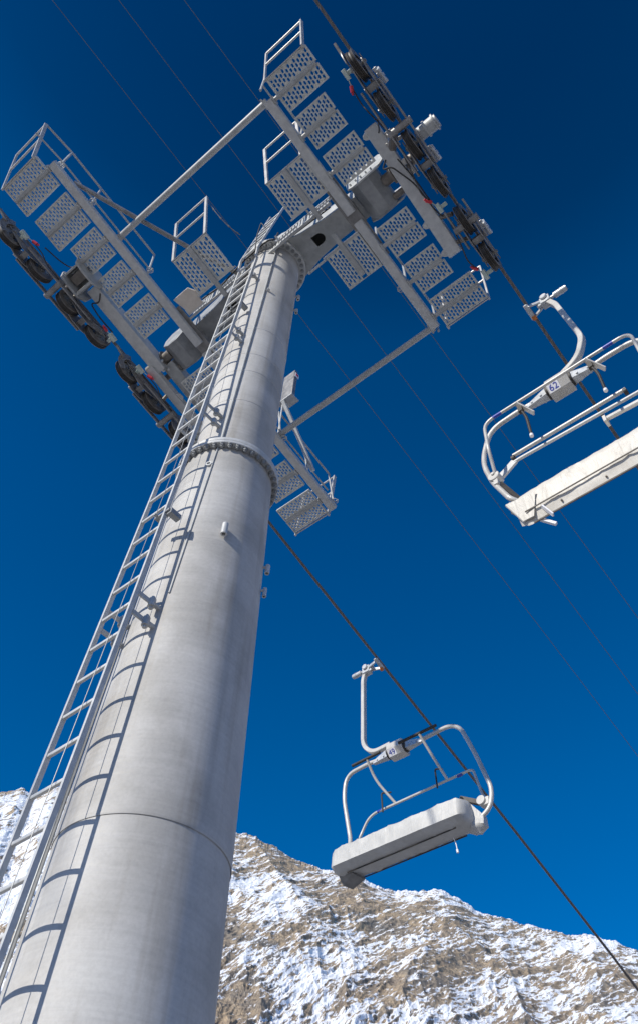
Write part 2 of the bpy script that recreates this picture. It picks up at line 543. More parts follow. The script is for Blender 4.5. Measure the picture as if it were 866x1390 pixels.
ridgeH = np.tan(np.radians(el)) * RR
shape = np.where(U <= 1, 0.16 * U + 0.84 * U ** 1.25, 1 - 0.75 * (U - 1))
Xm = -np.sin(AZ) * rad; Ym = np.cos(AZ) * rad
H = ridgeH * shape
env = np.clip(U / 0.3, 0, 1)
# buttresses run down the face: coordinates along azimuth (arc metres) and up the slope
arc = AZ * RR
sh = -arc * 0.66 + H * 0.75          # along the dipping beds
tt = arc * 0.75 + H * 0.66           # across the beds
d1 = fbm(arc / 260 + 3, H / 520 + 5, 11, 5, 0.5, True) - 0.45
d2 = fbm(sh / 130, tt / 38, 31, 7, 0.56, True) - 0.45
d3 = fbm(arc / 9, H / 7, 61, 3, 0.6) - 0.5
near_ridge = 1 - 0.88 * np.exp(-((U - 1) / 0.05) ** 2)
d4 = fbm(sh / 26, tt / 13, 171, 5, 0.6, True) - 0.45
disp = (d1 * 44 * near_ridge + d2 * 8.5 * (0.3 + 0.7 * near_ridge) + d4 * 3.0 * (0.5 + .5 * near_ridge) + d3 * 1.0) * env
rad2 = rad - disp * 0.9
H2 = H + disp * 0.55 + (fbm(arc / 24, U * 3, 91, 6, 0.68) - 0.5) * 17 * np.exp(-((U - 1) / 0.04) ** 2)
Xm = -np.sin(AZ) * rad2 + CAM.x; Ym = np.cos(AZ) * rad2 + CAM.y
Zm = H2 + 1.6 - 6 * (1 - env)
na, nu = AZ.shape
co = np.stack([Xm, Ym, Zm], -1).reshape(-1, 3).astype(np.float32)
idx = np.arange(na * nu).reshape(na, nu)
quads = np.stack([idx[:-1, :-1], idx[:-1, 1:], idx[1:, 1:], idx[1:, :-1]], -1).reshape(-1, 4)
# snow attribute from local steepness + large patches (left part holds more snow)
gx = np.gradient(np.stack([Xm, Ym, Zm], -1), axis=0); gu = np.gradient(np.stack([Xm, Ym, Zm], -1), axis=1)
nrm = np.cross(gu, gx); nrm /= np.linalg.norm(nrm, axis=-1, keepdims=True) + 1e-9
nz = np.abs(nrm[..., 2])
big = fbm(sh / 150 + 40, tt / 75 + 8, 131, 5, 0.6)
streak = fbm(sh / 95, tt / 15, 151, 6, 0.62)
azd = np.degrees(AZ)
leftness = np.clip((azd - 50) / 8, 0, 1)
snow = (nz - 0.62) * 0.30 + (big - 0.5) * 0.80 + (streak - 0.5) * 0.62 - 0.015 + leftness * 0.07
snow = snow + 0.13 * np.exp(-((U - 1.0) / 0.016) ** 2) * np.clip((fbm(arc / 60, U * 0 + 3, 77, 3) - .42) * 9, 0, 1) * (azd < 42)
me = bpy.data.meshes.new('mountain')
me.vertices.add(len(co)); me.vertices.foreach_set('co', co.ravel())
me.loops.add(quads.size); me.loops.foreach_set('vertex_index', quads.ravel().astype(np.int32))
me.polygons.add(len(quads))
me.polygons.foreach_set('loop_start', np.arange(0, quads.size, 4, dtype=np.int32))
me.polygons.foreach_set('loop_total', np.full(len(quads), 4, np.int32))
me.polygons.foreach_set('use_smooth', np.zeros(len(quads), bool))
at = me.attributes.new('snow', 'FLOAT', 'POINT')
at.data.foreach_set('value', snow.ravel().astype(np.float32))
bd = me.attributes.new('bed', 'FLOAT_VECTOR', 'POINT')
bd.data.foreach_set('vector', np.stack([sh, tt, rad * .5], -1).reshape(-1).astype(np.float32))
me.materials.append(mountain_mat())
me.update(calc_edges=True); me.validate()
mo = link('mountain', me)
tag(mo, 'rocky brown mountain ridge dusted with snow behind the lift', kind='structure')

gm = MB(); N = 96
gv = [(0, 0, 0)]; gf = []
for k, rr_ in enumerate((6, 20, 60, 140, 320)):
    for i in range(N):
        t = 2 * math.pi * i / N
        gv.append((rr_ * math.cos(t), rr_ * math.sin(t), 0.06 * math.sin(3 * t + k) + (0 if rr_ < 7 else -0.02 * k)))
for i in range(N):
    gf.append((0, 1 + i, 1 + (i + 1) % N))
    for k in range(4):
        a = 1 + k * N; b = a + N
        gf.append((a + i, b + i, b + (i + 1) % N, a + (i + 1) % N))
gm.add(gv, gf)
g = link('snow_ground', gm.mesh('snow_ground', snow_mat()))
tag(g, 'snow with added dark patches around the foot of the lift tower', kind='structure')

# ------------------------------------------------------------------ the lift tower
T = Thing('lift_tower', (0, 0, 0), 'tall tapered galvanised steel chairlift tower with ladder, crossarm and catwalks', 'lift tower')
ZF = 7.893           # middle flange underside
ZT = 12.70           # top flange underside
AX = 0.045           # small offset of the top
def lower_r(z): return 0.503 - 0.0275 * (z - 4.26)
def upper_r(z): return 0.366 - 0.009 * (z - 7.9)
def mast_tube(prof, n=96, x0=0.0, x1=0.0):
    mb = MB(); vs = []; fs = []
    z0, z1 = prof[0][1], prof[-1][1]
    for r, z in prof:
        t = (z - z0) / (z1 - z0)
        ox = x0 + (x1 - x0) * t
        for i in range(n):
            a = 2 * math.pi * i / n
            vs.append((ox + r * math.cos(a), r * math.sin(a) - ox * .6, z))
    for k in range(len(prof) - 1):
        for i in range(n):
            fs.append((k * n + i, k * n + (i + 1) % n, (k + 1) * n + (i + 1) % n, (k + 1) * n + i))
    mb.add(vs, fs)
    return mb
# lowest tapered shell, then the next shell slipped over it (visible seam)
T.part('foundation', MB().lathe([(0, -0.6), (1.0, -0.6), (1.0, 0.26), (0.97, 0.3), (0, 0.3)], (0, 0, 0), Z3, 48, False), mottled('concrete', (.28, .27, .26), (.38, .37, .35), 3, 0.8, 0, 0.4))
T.part('base_shell', mast_tube([(0.66, 0.3), (0.503 + .0275 * 3.4, 0.86), (lower_r(4.27) - 0.0, 4.27)]), MAST)
lo = T.part('lower_mast', mast_tube([(lower_r(4.255) + 0.004, 4.255), (lower_r(4.259) + 0.0055, 4.259), (lower_r(4.28) + .0055, 4.28), (lower_r(6) + 0.004, 6.0), (lower_r(ZF) + .002, ZF)]), MAST)
uppr = [(upper_r(ZF + .08), ZF + .08)]
for zz in (8.78, 9.36, 9.72, 10.31):
    r = upper_r(zz)
    uppr += [(r, zz - .012), (r + .0035, zz - .005), (r + .0035, zz + .005), (r, zz + .012)]
uppr += [(upper_r(ZT), ZT)]
um = T.part('upper_mast', mast_tube(uppr, x0=0.0, x1=AX), MAST, smooth=25)

bolt_mb = MB()
bolt_mb.cyl((0, 0, 0), (0, 0, -0.008), 0.026, 14)
bolt_mb.cyl((0, 0, -0.008), (0, 0, -0.026), 0.021, 6)
bolt_mb.cyl((0, 0, -0.026), (0, 0, -0.040), 0.012, 10)
bolt_me = bolt_mb.mesh('bolt', GALV_D)
def flange(z, rin_lo, rin_up, rout, nb, cx=0, cy=0):
    mb = MB()
    mb.lathe([(rin_lo - .01, z), (rout - .004, z), (rout, z + .004), (rout, z + .034), (rout - .004, z + .037), (rin_up, z + .037)], (cx, cy, 0), Z3, 120, True)
    mb.lathe([(rin_up - .02, z + .040), (rout - .006, z + .040), (rout - .002, z + .043), (rout - .002, z + .078), (rout - .006, z + .082), (rin_up - .02, z + .082)], (cx, cy, 0), Z3, 120, True)
    f = T.part('flange', mb, GALV_L, smooth=30)
    rb = (rout + rin_lo) / 2 + .002
    for i in range(nb):
        a = 2 * math.pi * (i + .3) / nb
        T.inst('bolt', bolt_me, (cx + rb * math.cos(a), cy + rb * math.sin(a), z), f, rot=(0, 0, a + random.random()))
    return f
flange(ZF, lower_r(ZF), upper_r(ZF), 0.461, 40)
flange(ZT, upper_r(ZT), 0.30, 0.412, 30, AX, -AX * .6)

# ladder -------------------------------------------------------------------
def rung_yz(i):
    a = min(i, 12); b = max(i - 12, 0)
    return -0.722 + 0.012 * a + 0.009 * b, 4.079 + 0.278 * a + 0.281 * b
HW = 0.1507
TOPL = 29.2
lad = T.part('ladder', MB().box((0, rung_yz(29)[0], rung_yz(29)[1]), (0.30, 0.012, 0.03)), GALV_L)
i_low = -13
topy, topz = rung_yz(TOPL)
for sx in (-1, 1):
    mb = MB()
    pts = [(sx * HW, *rung_yz(i_low - .5)), (sx * HW, *rung_yz(12)), (sx * HW, topy, topz)]
    prof = [(-.0165, -.0105), (.0165, -.0105), (.0165, .0105), (-.0165, .0105)]
    mb.sweep(pts, prof, up=X3)
    # tilted extension above the head
    mb.sweep([(sx * HW, topy - .02, topz - .02), (sx * HW, topy - .03, topz + .25), (sx * HW, topy + .24, topz + 2.55)], [(-.014, -.011), (.014, -.011), (.014, .011), (-.014, .011)], up=X3)
    T.part('rail', mb, GALV_L, lad)
rung_mb = MB()
rung_mb.sweep([(-HW + .01, 0, 0), (HW - .01, 0, 0)], [(-.009, -.011), (.009, -.011), (.011, -.008), (.011, .008), (.009, .011), (-.009, .011), (-.011, .008), (-.011, -.008)], up=Z3)
rung_me = rung_mb.mesh('rung', GALV_L)
for i in range(i_low, 29):
    y, z = rung_yz(i)
    T.inst('rung', rung_me, (0, y, z), lad)
for k in range(1, 8):
    T.inst('rung', rung_me, (0, topy - .03 + .27 * (k - .5) / 8, topz + .25 + 2.30 * (k - .5) / 8), lad)
# safety wire with its bracket
mb = MB()
mb.tube([(0.075, rung_yz(-13)[0] - .03, rung_yz(-13)[1]), (0.075, rung_yz(12)[0] - .03, rung_yz(12)[1]), (0.02, rung_yz(24)[0] - .03, rung_yz(24)[1])], 0.003, 6)
T.part('safety_wire', mb, GALV_D, lad)
for i, xx in ((9.6, .075), (24, .02)):
    y, z = rung_yz(i)
    mb = MB().box((xx + .05, y + .01, z), (0.16, .05, .022)); mb.cyl((xx, y - .045, z), (xx, y + .02, z), .012, 8)
    mb.box((xx + .12, y + .05, z - .01), (.05, .10, .05))
    T.part('wire_bracket', mb, GALV_D, lad)
# stand-off arms with clamped nut bosses
def standoff(i, dy=0.0):
    y, z = rung_yz(i)
    for sx in (-1, 1):
        r = lower_r(z) if z < ZF else upper_r(z)
        ox = 0 if z < ZF else AX * (z - ZF) / (ZT - ZF)
        yy = -math.sqrt(r * r - (sx * HW - ox) ** 2) - ox * .6
        mb = MB()
        mb.bar((sx * HW, y + .02, z), (sx * HW, yy - .07, z), .014, .042, ch=.003)
        mb.cyl((sx * HW, yy - .07, z - .035), (sx * HW, yy - .07, z + .035), .026, 12)
        mb.cyl((sx * HW, yy - .07, z - .055), (sx * HW, yy - .07, z - .035), .014, 8)
        mb.cyl((sx * HW, yy - .07, z + .035), (sx * HW, yy - .07, z + .058), .014, 8)
        mb.cyl((sx * HW, yy - .055, z), (sx * HW, yy + .03, z), .019, 12)
        T.part('standoff_arm', mb, GALV, lad)
for i in (-9, -8.4, 5.75, 6.4, 15.15, 15.75, 21.2, 21.8, 27.2):
    standoff(i)

# conduits along the mast
def mast_line(a_lo, a_hi, z0, z1, rad, out=0.012, n=12):
    mb = MB(); pts = []
    for k in range(n + 1):
        z = z0 + (z1 - z0) * k / n
        a = a_lo + (a_hi - a_lo) * k / n
        r = (lower_r(z) if z < ZF else upper_r(z)) + out
        ox = 0 if z < ZF else AX * (z - ZF) / (ZT - ZF)
        pts.append((ox + r * math.cos(a), -ox * .6 + r * math.sin(a), z))
    mb.tube(pts, rad, 8)
    return mb
T.part('conduit', mast_line(R(-56.5), R(-43), ZF + .09, ZT - .02, .011), GALV)
T.part('conduit', mast_line(R(-65), R(-56.5), 6.0, ZF - .01, .007, .008), GALV)
T.part('conduit', mast_line(R(-122.5), R(-122.5), 0.4, ZF - .02, .014, .022), GALV_L)
T.part('earth_cable', mast_line(R(-119.5), R(-119.5), 0.4, ZF - .02, .006, .03), GALV_D)

# short welded pipe stubs, open at the bottom
def stub(ang, z, l=.10, rad=.024):
    r = (lower_r(z) if z < ZF else upper_r(z)) + rad * .9
    ox = 0 if z < ZF else AX * (z - ZF) / (ZT - ZF)
    c = Vector((ox + r * math.cos(ang), -ox * .6 + r * math.sin(ang), z))
    mb = MB()
    mb.lathe([(rad * .55, 0), (rad, 0), (rad, l), (0.0005, l), (0.0005, l * .75), (rad * .55, l * .75)], c, Z3, 20, True)
    T.part('pipe_stub', mb, GALV_L)
def peg(ang, z, l=.14, rad=.024):
    r = (lower_r(z) if z < ZF else upper_r(z)) - .01
    ox = 0 if z < ZF else AX * (z - ZF) / (ZT - ZF)
    d = Vector((math.cos(ang), math.sin(ang), 0))
    c = Vector((ox, -ox * .6, z)) + d * r
    mb = MB()
    mb.lathe([(rad * .6, l), (rad, l), (rad, 0), (0.001, 0), (.001, l * .6), (rad * .6, l * .6)], c, d, 20, True)
    T.part('pipe_stub', mb, GALV_L)
def stub_off(ang, z, l, rad):
    r = (lower_r(z) if z < ZF else upper_r(z))
    ox = 0 if z < ZF else AX * (z - ZF) / (ZT - ZF)
    d = Vector((math.cos(ang), math.sin(ang), 0)); o = Vector((ox, -ox * .6, z))
    c = o + d * (r + .036)
    mb = MB()
    mb.lathe([(rad * .55, 0), (rad, 0), (rad, l), (0.0005, l), (0.0005, l * .7), (rad * .55, l * .7)], c, Z3, 20, True)
    mb.cyl(o + d * (r - .01) + Vector((0, 0, l * .75)), c + Vector((0, 0, l * .75)), rad * .6, 12)
    T.part('pipe_stub', mb, GALV_L)
stub_off(R(-29), 6.66, .12, .025)
stub_off(R(42), 6.74, .09, .020); stub_off(R(38), 6.44, .09, .016)
stub_off(R(47), 11.9, .10, .022); stub_off(R(46), 11.5, .09, .020)
peg(R(-62), 7.62, .03, .028)
peg(R(-40), 11.3, .05, .018)

# crossarm ------------------------------------------------------------------
def arm(sgn):
    mb = MB()
    # outline of the underside: flared at the flange, narrow at the tip
    zb = lambda x: 12.82 - .10 * abs(x)
    zt = lambda x: 13.28 - .16 * abs(x)
    yc = .03
    stations = [(.0, .29), (.25, .285), (.42, .25), (.62, .215), (1.0, .175), (1.34, .165), (1.5, .16)]
    top = []; bot = []
    for x, h in stations:
        X = sgn * x + (AX if x < .5 else 0)
        bot.append(((X, yc - h, zb(x)), (X, yc + h, zb(x))))
        top.append(((X, yc - h * .92, zt(x)), (X, yc + h * .92, zt(x))))
    n = len(stations)
    vs = []
    for b, t in zip(bot, top):
        vs += [b[0], b[1], t[1], t[0]]
    fs = []
    for i in range(n - 1):
        a = i * 4; c = a + 4
        for j in range(4):
            if j == 0 and i in (3,):   # bottom face with the hand hole
                continue
            fs.append((a + j, a + (j + 1) % 4, c + (j + 1) % 4, c + j))
    fs.append((n * 4 - 4, n * 4 - 3, n * 4 - 2, n * 4 - 1))
    mb.add(vs, fs)
    # face with hole between stations 3 and 4
    q = [Vector(bot[3][0]), Vector(bot[4][0]), Vector(bot[4][1]), Vector(bot[3][1])]
    K = 8
    outer = []
    for e in range(4):
        for k in range(K):
            outer.append(q[e].lerp(q[(e + 1) % 4], k / K))
    cx, cy = sgn * .775, yc - .005
    def shape(t):        # D-shaped hole, flat towards the mast
        px, py = math.cos(t), math.sin(t)
        if px < 0:
            m = max(abs(px), abs(py)); px, py = px / m, py / m
        return px * .085, py * .075
    inner = []
    for o_ in outer:
        t = math.atan2(o_.y - cy, (o_.x - cx) * sgn)
        a, b = shape(t)
        inner.append(Vector((cx + sgn * a, cy + b, zb(abs(cx + sgn * a)))))
    m = len(outer)
    up_ = [p + Vector((0, 0, .025)) for p in inner]
    mb.add(outer + inner + up_, [(i, (i + 1) % m, m + (i + 1) % m, m + i) for i in range(m)] + [(m + i, m + (i + 1) % m, 2 * m + (i + 1) % m, 2 * m + i) for i in range(m)])
    T.part('crossarm', mb, GALV if sgn > 0 else GALV_D, smooth=30)  # left arm gets the darker zinc: its shade is put into the colour
    # outer socket: octagonal housing and clamp plates where the sheave train hangs
    mb = MB()
    o8 = []
    for k in range(8):
        t = math.pi / 8 + k * math.pi / 4
        o8.append((sgn * 1.72 + .215 * math.cos(t), (-.26 if sgn > 0 else -.20), 12.70 + .20 * math.sin(t)))
    mb.prism(o8, (0, .48 if sgn > 0 else .40, -.08))
    s = T.part('arm_socket', mb, GALV_D, bevel=.006)
    mb = MB()
    for yy in ((-.285, .225) if sgn > 0 else (.205,)):
        mb.prism([(sgn * 1.50, yy, 12.55), (sgn * 1.62, yy, 12.48), (sgn * 1.98, yy, 12.54), (sgn * 2.10, yy, 12.75), (sgn * 1.98, yy, 13.02), (sgn * 1.60, yy, 13.05), (sgn * 1.46, yy, 12.9)], (0, .022, -.004))
    T.part('clamp_plate', mb, GALV, s)
    mb = MB()
    mb.cyl((sgn * 1.9, -.06, 12.62), (sgn * 2.36, -.06, 12.60), .075, 24)
    mb.cyl((sgn * 2.02, -.06, 12.62), (sgn * 2.05, -.06, 12.62), .115, 24)
    mb.cyl((sgn * 1.9, .16, 12.56), (sgn * 2.2, .16, 12.55), .045, 16)
    T.part('pivot_shaft', mb, BROWN, s)
    mb = MB()
    for q_ in range(5):
        xx = sgn * (1.56 + .08 * q_)
        for yy in ((-.30, .24) if sgn > 0 else (.222,)):
            mb.cyl((xx, yy - .014, 12.60 + .02 * (q_ % 2)), (xx, yy + .014, 12.60 + .02 * (q_ % 2)), .012, 6)
    T.part('bolt_row', mb, GALV_L, s)
arm(1); arm(-1)
# riser plinth between flange and arm
T.part('head_plinth', MB().lathe([(.30, ZT + .083), (.385, ZT + .083), (.385, ZT + .16), (.30, ZT + .16)], (AX, -AX * .6, 0), Z3, 80, True), GALV)

# narrow service catwalk beside the crossarm (mast side gratings + ribbed panels)
SL = -0.251
def zw(y): return 12.416 + SL * y
def WP(x, y, o=0.0): return Vector((x, y, zw(y) + o))
WY = Vector((0, 1, SL)).normalized()
WN = WY.cross(X3) * -1
if WN.z < 0: WN = -WN

def perforated(mb, x0, x1, y0, y1, nx, ny, along='y', th=.020, zo=0.0):
    """walkway plank with staggered slots: real holes; u runs over nx columns, v over ny rows.
    slots are long in the `along` direction"""
    rim = .018
    def P(a, b, h): return WP(a, b, zo) + WN * h
    ux0, ux1, vy0, vy1 = x0 + rim, x1 - rim, y0 + rim, y1 - rim
    K = 12
    fs = []; vs = []
    def ring(cx0, cx1, cy0, cy1, hole):
        o = len(vs)
        cxm, cym = (cx0 + cx1) / 2, (cy0 + cy1) / 2
        if not hole:
            for h in (0, th):
                vs.extend([P(cx0, cy0, h), P(cx1, cy0, h), P(cx1, cy1, h), P(cx0, cy1, h)])
            fs.append((o, o + 1, o + 2, o + 3)); fs.append((o + 7, o + 6, o + 5, o + 4)); return
        hx, hy = (cx1 - cx0) / 2, (cy1 - cy0) / 2
        ex, ey = hx * .70, hy * .86
        for h in (0, th):
            for k in range(K):
                t = 2 * math.pi * (k + .5) / K
                c, s_ = math.cos(t), math.sin(t)
                m_ = max(abs(c), abs(s_))
                # corners exactly hit for diagonal samples
                vs.append(P(cxm + hx * c / m_, cym + hy * s_ / m_, h))
            for k in range(K):
                t = 2 * math.pi * (k + .5) / K
                e = 0.75
                c, s_ = math.cos(t), math.sin(t)
                vs.append(P(cxm + ex * math.copysign(abs(c) ** e, c), cym + ey * math.copysign(abs(s_) ** e, s_), h - (.003 if h == 0 else -.003)))
        for k in range(K):
            k2 = (k + 1) % K
            fs.append((o + k, o + k2, o + K + k2, o + K + k))
            fs.append((o + 2 * K + k2, o + 2 * K + k, o + 3 * K + k, o + 3 * K + k2))
            fs.append((o + K + k, o + K + k2, o + 3 * K + k2, o + 3 * K + k))
    if along == 'y':
        cw = (ux1 - ux0) / nx; chh = (vy1 - vy0) / ny
        for i in range(nx):
            st = .5 if i % 2 else 0
            if st:
                ring(ux0 + i * cw, ux0 + (i + 1) * cw, vy0, vy0 + chh * .5, False)
                for j in range(ny - 1):
                    ring(ux0 + i * cw, ux0 + (i + 1) * cw, vy0 + (j + .5) * chh, vy0 + (j + 1.5) * chh, True)
                ring(ux0 + i * cw, ux0 + (i + 1) * cw, vy1 - chh * .5, vy1, False)
            else:
                for j in range(ny):
                    ring(ux0 + i * cw, ux0 + (i + 1) * cw, vy0 + j * chh, vy0 + (j + 1) * chh, True)
    mb.add(vs, fs)
    # folded rims
    for (a, b, c, d) in ((x0, x1, y0, y0 + rim), (x0, x1, y1 - rim, y1), (x0, x0 + rim, y0 + rim, y1 - rim), (x1 - rim, x1, y0 + rim, y1 - rim)):
        lo_ = [P(a, c, -.006), P(b, c, -.006), P(b, d, -.006), P(a, d, -.006)]
        hi_ = [P(a, c, .034), P(b, c, .034), P(b, d, .034), P(a, d, .034)]
        mb.hexa(lo_, hi_)

def platform(xin, xout, y0, y1, sgn, parent_name='walkway_platform'):
    """one step: two perforated planks carried by a square tube that sticks out from the stringer"""
    xa, xb = (xin, xout) if sgn > 0 else (-xout, -xin)
    ym = (y0 + y1) / 2
    nx = int(round((xb - xa) / .046))
    nx = nx if nx % 2 else nx + 1
    tmb = MB()
    a = WP(sgn * 1.42, ym, -.012); b = WP(sgn * (xout - .02), ym, -.012)
    tmb.bar(a, b, .052, .05, up=WN, ch=.012)
    tmb.box(WP(sgn * 1.455, ym, -.01), (.018, .10, .09), (X3, WY, WN))
    p = T.part(parent_name, tmb, GALV)
    for (ya, yb) in ((y0, ym - .014), (ym + .014, y1)):
        mb = MB()
        perforated(mb, xa, xb, ya, yb, nx, 3)
        T.part('plank', mb, GRATE, p, smooth=0)
    mb = MB()
    for k in range(2):
        for yy in (y0 + .03, y1 - .03):
            mb.cyl(WP(xa + .05 + k * (xb - xa - .1), yy, -.02), WP(xa + .05 + k * (xb - xa - .1), yy, .0), .009, 6)
    T.part('plank_bolts', mb, GALV_L, p)
    return p

stepsR = [(-1.84, -1.40, 2.13), (-1.315, -.875, 1.99), (-.78, -.35, 2.0), (.28, .705, 1.98), (.825, 1.255, 1.98), (1.36, 1.755, 2.15)]
for y0, y1, xo in stepsR:
    platform(1.515, xo, y0, y1, 1)
stepsL = [(-3.07, -2.63, 2.18), (-2.52, -2.04, 2.14), (-1.97, -1.54, 1.99), (-1.44, -1.00, 1.99), (-.90, -.47, 1.99), (.28, .70, 1.99), (.92, 1.34, 1.99), (1.45, 1.88, 1.99), (2.0, 2.45, 2.05), (2.54, 2.97, 2.13)]
for y0, y1, xo in stepsL:
    platform(1.50, xo, y0, y1, -1)

# stringers: rolled channel sections with a splice at the crossarm
def stringer(sgn, y0, y1, gap):
    for a, b in ((y0, gap[0]), (gap[1], y1)):
        mb = MB()
        x = sgn * 1.385
        mb.bar(WP(x, a, -.0), WP(x, b, -.0), .118, .085, up=WN, ch=.010)
        T.part('stringer', mb, GALV_L)
    mb = MB()
    mb.bar(WP(sgn * 1.372, gap[0] - .55, .058), WP(sgn * 1.372, gap[1] + .55, .058), .19, .02, up=WN)
    mb.box(WP(sgn * 1.372, (gap[0] + gap[1]) / 2, .11), (.17, .30, .10), (X3, WY, WN))
    T.part('splice_plate', mb, PLATE)
stringer(1, -1.66, 1.69, (-.05, .07))
stringer(-1, -2.87, 2.97, (.04, .16))

# cross tubes between the two stringers, with lugs
for y, nm in ((-1.65, 'a'), (1.70, 'b')):
    mb = MB()
    mb.tube([WP(-1.32, y, .09), WP(1.33, y, .09)], .043, 16)
    for sx in (-1, 1):
        mb.box(WP(sx * 1.33, y, .07), (.05, .09, .07), (X3, WY, WN))
        mb.cyl(WP(sx * 1.30, y - .07, .09), WP(sx * 1.30, y + .07, .09), .014, 8)
    T.part('cross_tube', mb, GALV)
mb = MB()
mb.tube([WP(-1.36, -2.52, .10), WP(-.62, -.90, .12), WP(-.30, -.22, .16)], .032, 12)
T.part('diagonal_brace', mb, PLATE)

# cross platforms along the arm (planks across, beam runs in line direction)
def side_platform(xa, xb, y0, y1, rail=None):
    xm = (xa + xb) / 2
    tmb = MB()
    e0, e1 = (y0 - .01, y1 + .22) if y0 < 0 else (y0 - .18, y1 - .05)
    tmb.bar(WP(xm, e0, -.02), WP(xm, e1, -.02), .062, .05, up=WN, ch=.008)
    p = T.part('side_platform', tmb, GALV)
    for a, b in ((xa, xm - .035), (xm + .035, xb)):
        mb = MB()
        perforated(mb, a, b, y0, y1, 5, 7)
        T.part('plank', mb, GRATE, p, smooth=0)
    mb = MB()
    ye = y0 - .006 if y0 < 0 else y1 + .006
    mb.bar(WP(xa, ye, .022), WP(xb, ye, .022), .012, .07, up=WN)
    ye2 = y1 + .012 if y0 < 0 else y0 - .012
    mb.bar(WP(xa - .03, ye2, .01), WP(xb + .03, ye2, .01), .02, .06, up=WN)
    T.part('toe_board', mb, GALV_L, p)
    if rail:
        mb = MB()
        h = 1.02
        for xx in (xa + .012, xb - .012):
            mb.bar(WP(xx, ye, .0), WP(xx, ye, 0) + Vector((0, -.19 if y0 < 0 else .19, h)), .03, .04, up=X3)
        for f in (.58, 1.0):
            off = Vector((0, (-.19 if y0 < 0 else .19) * f, h * f))
            mb.tube([WP(xa, ye, 0) + off, WP(xb, ye, 0) + off], .0145, 8)
        T.part('guard_rail', mb, WHITE, p)
    return p
side_platform(-.92, -.30, -.99, -.46, True)
side_platform(.74, 1.33, -.95, -.45, True)
side_platform(.78, 1.31, .18, .665)
side_platform(-.92, -.36, .26, .72)

# ribbed cover panels and trim rails along the crossarm on the uphill side
mb = MB()
for k in range(46):
    x = -1.20 + k * .053
    if abs(x) < .21: continue
    mb.bar(WP(x, -.292, .02), WP(x, -.292, .34), .034, .010, up=Y3)
for q in (-1, 1):
    mb.box(WP(q * .73, -.292, .35), (1.04, .02, .03)); mb.box(WP(q * .73, -.30, .015), (1.04, .03, .04))
T.part('ribbed_panel', mb, GALV)
mb = MB()
for (xa, xb) in ((-1.22, -.92), (-.62, -.30), (.42, .72), (.95, 1.3)):
    mb.bar(WP(xa, -.34, .015), WP(xb, -.34, .015), .02, .03, up=WN)
    mb.bar(WP(xa, -.42, .015), WP(xa, -.33, .015), .02, .03, up=WN)
for (xa, xb) in ((-1.25, -.5), (.45, 1.3)):
    mb.bar(WP(xa, .22, .08), WP(xb, .20, .06), .03, .05, up=WN)
T.part('cable_tray', mb, GALV_L)
mb = MB()
mb.tube([(-.95, -.38, 12.58), (-.6, -.36, 12.56), (-.2, -.40, 12.66), (.1, -.41, 12.66), (.28, -.42, 12.62), (.32, -.33, 12.75), (.30, -.30, 13.1)], .012, 8, .08)
mb.tube([(-1.3, -.30, 12.55), (-.7, -.28, 12.56), (.4, -.27, 12.6), (1.2, -.25, 12.56)], .010, 8, .08)
mb.tube([(.10, -.45, 12.5), (.16, -.52, 12.8), (.22, -.55, 13.1), (.28, -.50, 12.9)], .008, 8, .05)
T.part('control_cable', mb, CABLE)
mb = MB()
mb.prism([WP(-1.27, -.62, .0), WP(-1.0, -.62, .02), WP(-.93, -.52, .02), WP(-.96, -.34, .0), WP(-1.2, -.34, 0)], (0, 0, .02))
T.part('gusset_plate', mb, BEIGE)

# end handrails -------------------------------------------------------------
def end_rail(x0, x1, y, lean, h=1.05):
    mb = MB()
    for x, w in ((x0, .05), (x1, .028)):
        mb.bar(WP(x, y, -.03), WP(x, y, 0) + Vector((0, lean, h)), w, .022, up=X3)
    for f in (.56, 1.0):
        mb.tube([WP(x0, y, 0) + Vector((0, lean * f, h * f)), WP(x1, y, 0) + Vector((0, lean * f, h * f))], .015, 8)
    mb.bar(WP(x0, y, .0), WP(x1, y, .0), .012, .05, up=WN)
    return mb
T.part('guard_rail', end_rail(-1.53, -2.19, -3.08, -.2), WHITE)
T.part('guard_rail', end_rail(2.10, 1.50, -1.85, -.13, 1.12), WHITE)
T.part('guard_rail', end_rail(1.52, 2.15, 1.77, -.02, 1.0), WHITE)
T.part('guard_rail', end_rail(-1.5, -2.13, 2.99, .10, 1.05), WHITE)
# long inner handrails, carried by short posts on the stringers
def long_rail(x, ys, h, xfoot, first=()):
    mb = MB()
    L = list(first)
    for k, y in enumerate(ys):
        top = WP(x, y, h); L.append(top)
        if 0 < k < len(ys) - 1 or True:
            mb.tube([WP(xfoot, y, .03), top], .016, 8)
    mb.tube(L, .016, 8)
    mb.tube([p - Vector((0, 0, h * .45)) for p in L], .013, 8)
    return mb
T.part('hand_rail', long_rail(-1.50, (-2.79, -2.19, -1.07), 1.02, -1.36, [WP(-1.53, -3.08, 0) + Vector((0, -.2, 1.05))]), GALV)
T.part('hand_rail', long_rail(-1.50, (1.75, 2.35, 2.95), .95, -1.36), GALV)
T.part('hand_rail', long_rail(1.34, (-1.80, -1.05), .9, 1.38), GALV)
T.part('hand_rail', long_rail(1.34, (.5, 1.1, 1.76), .9, 1.38), GALV)
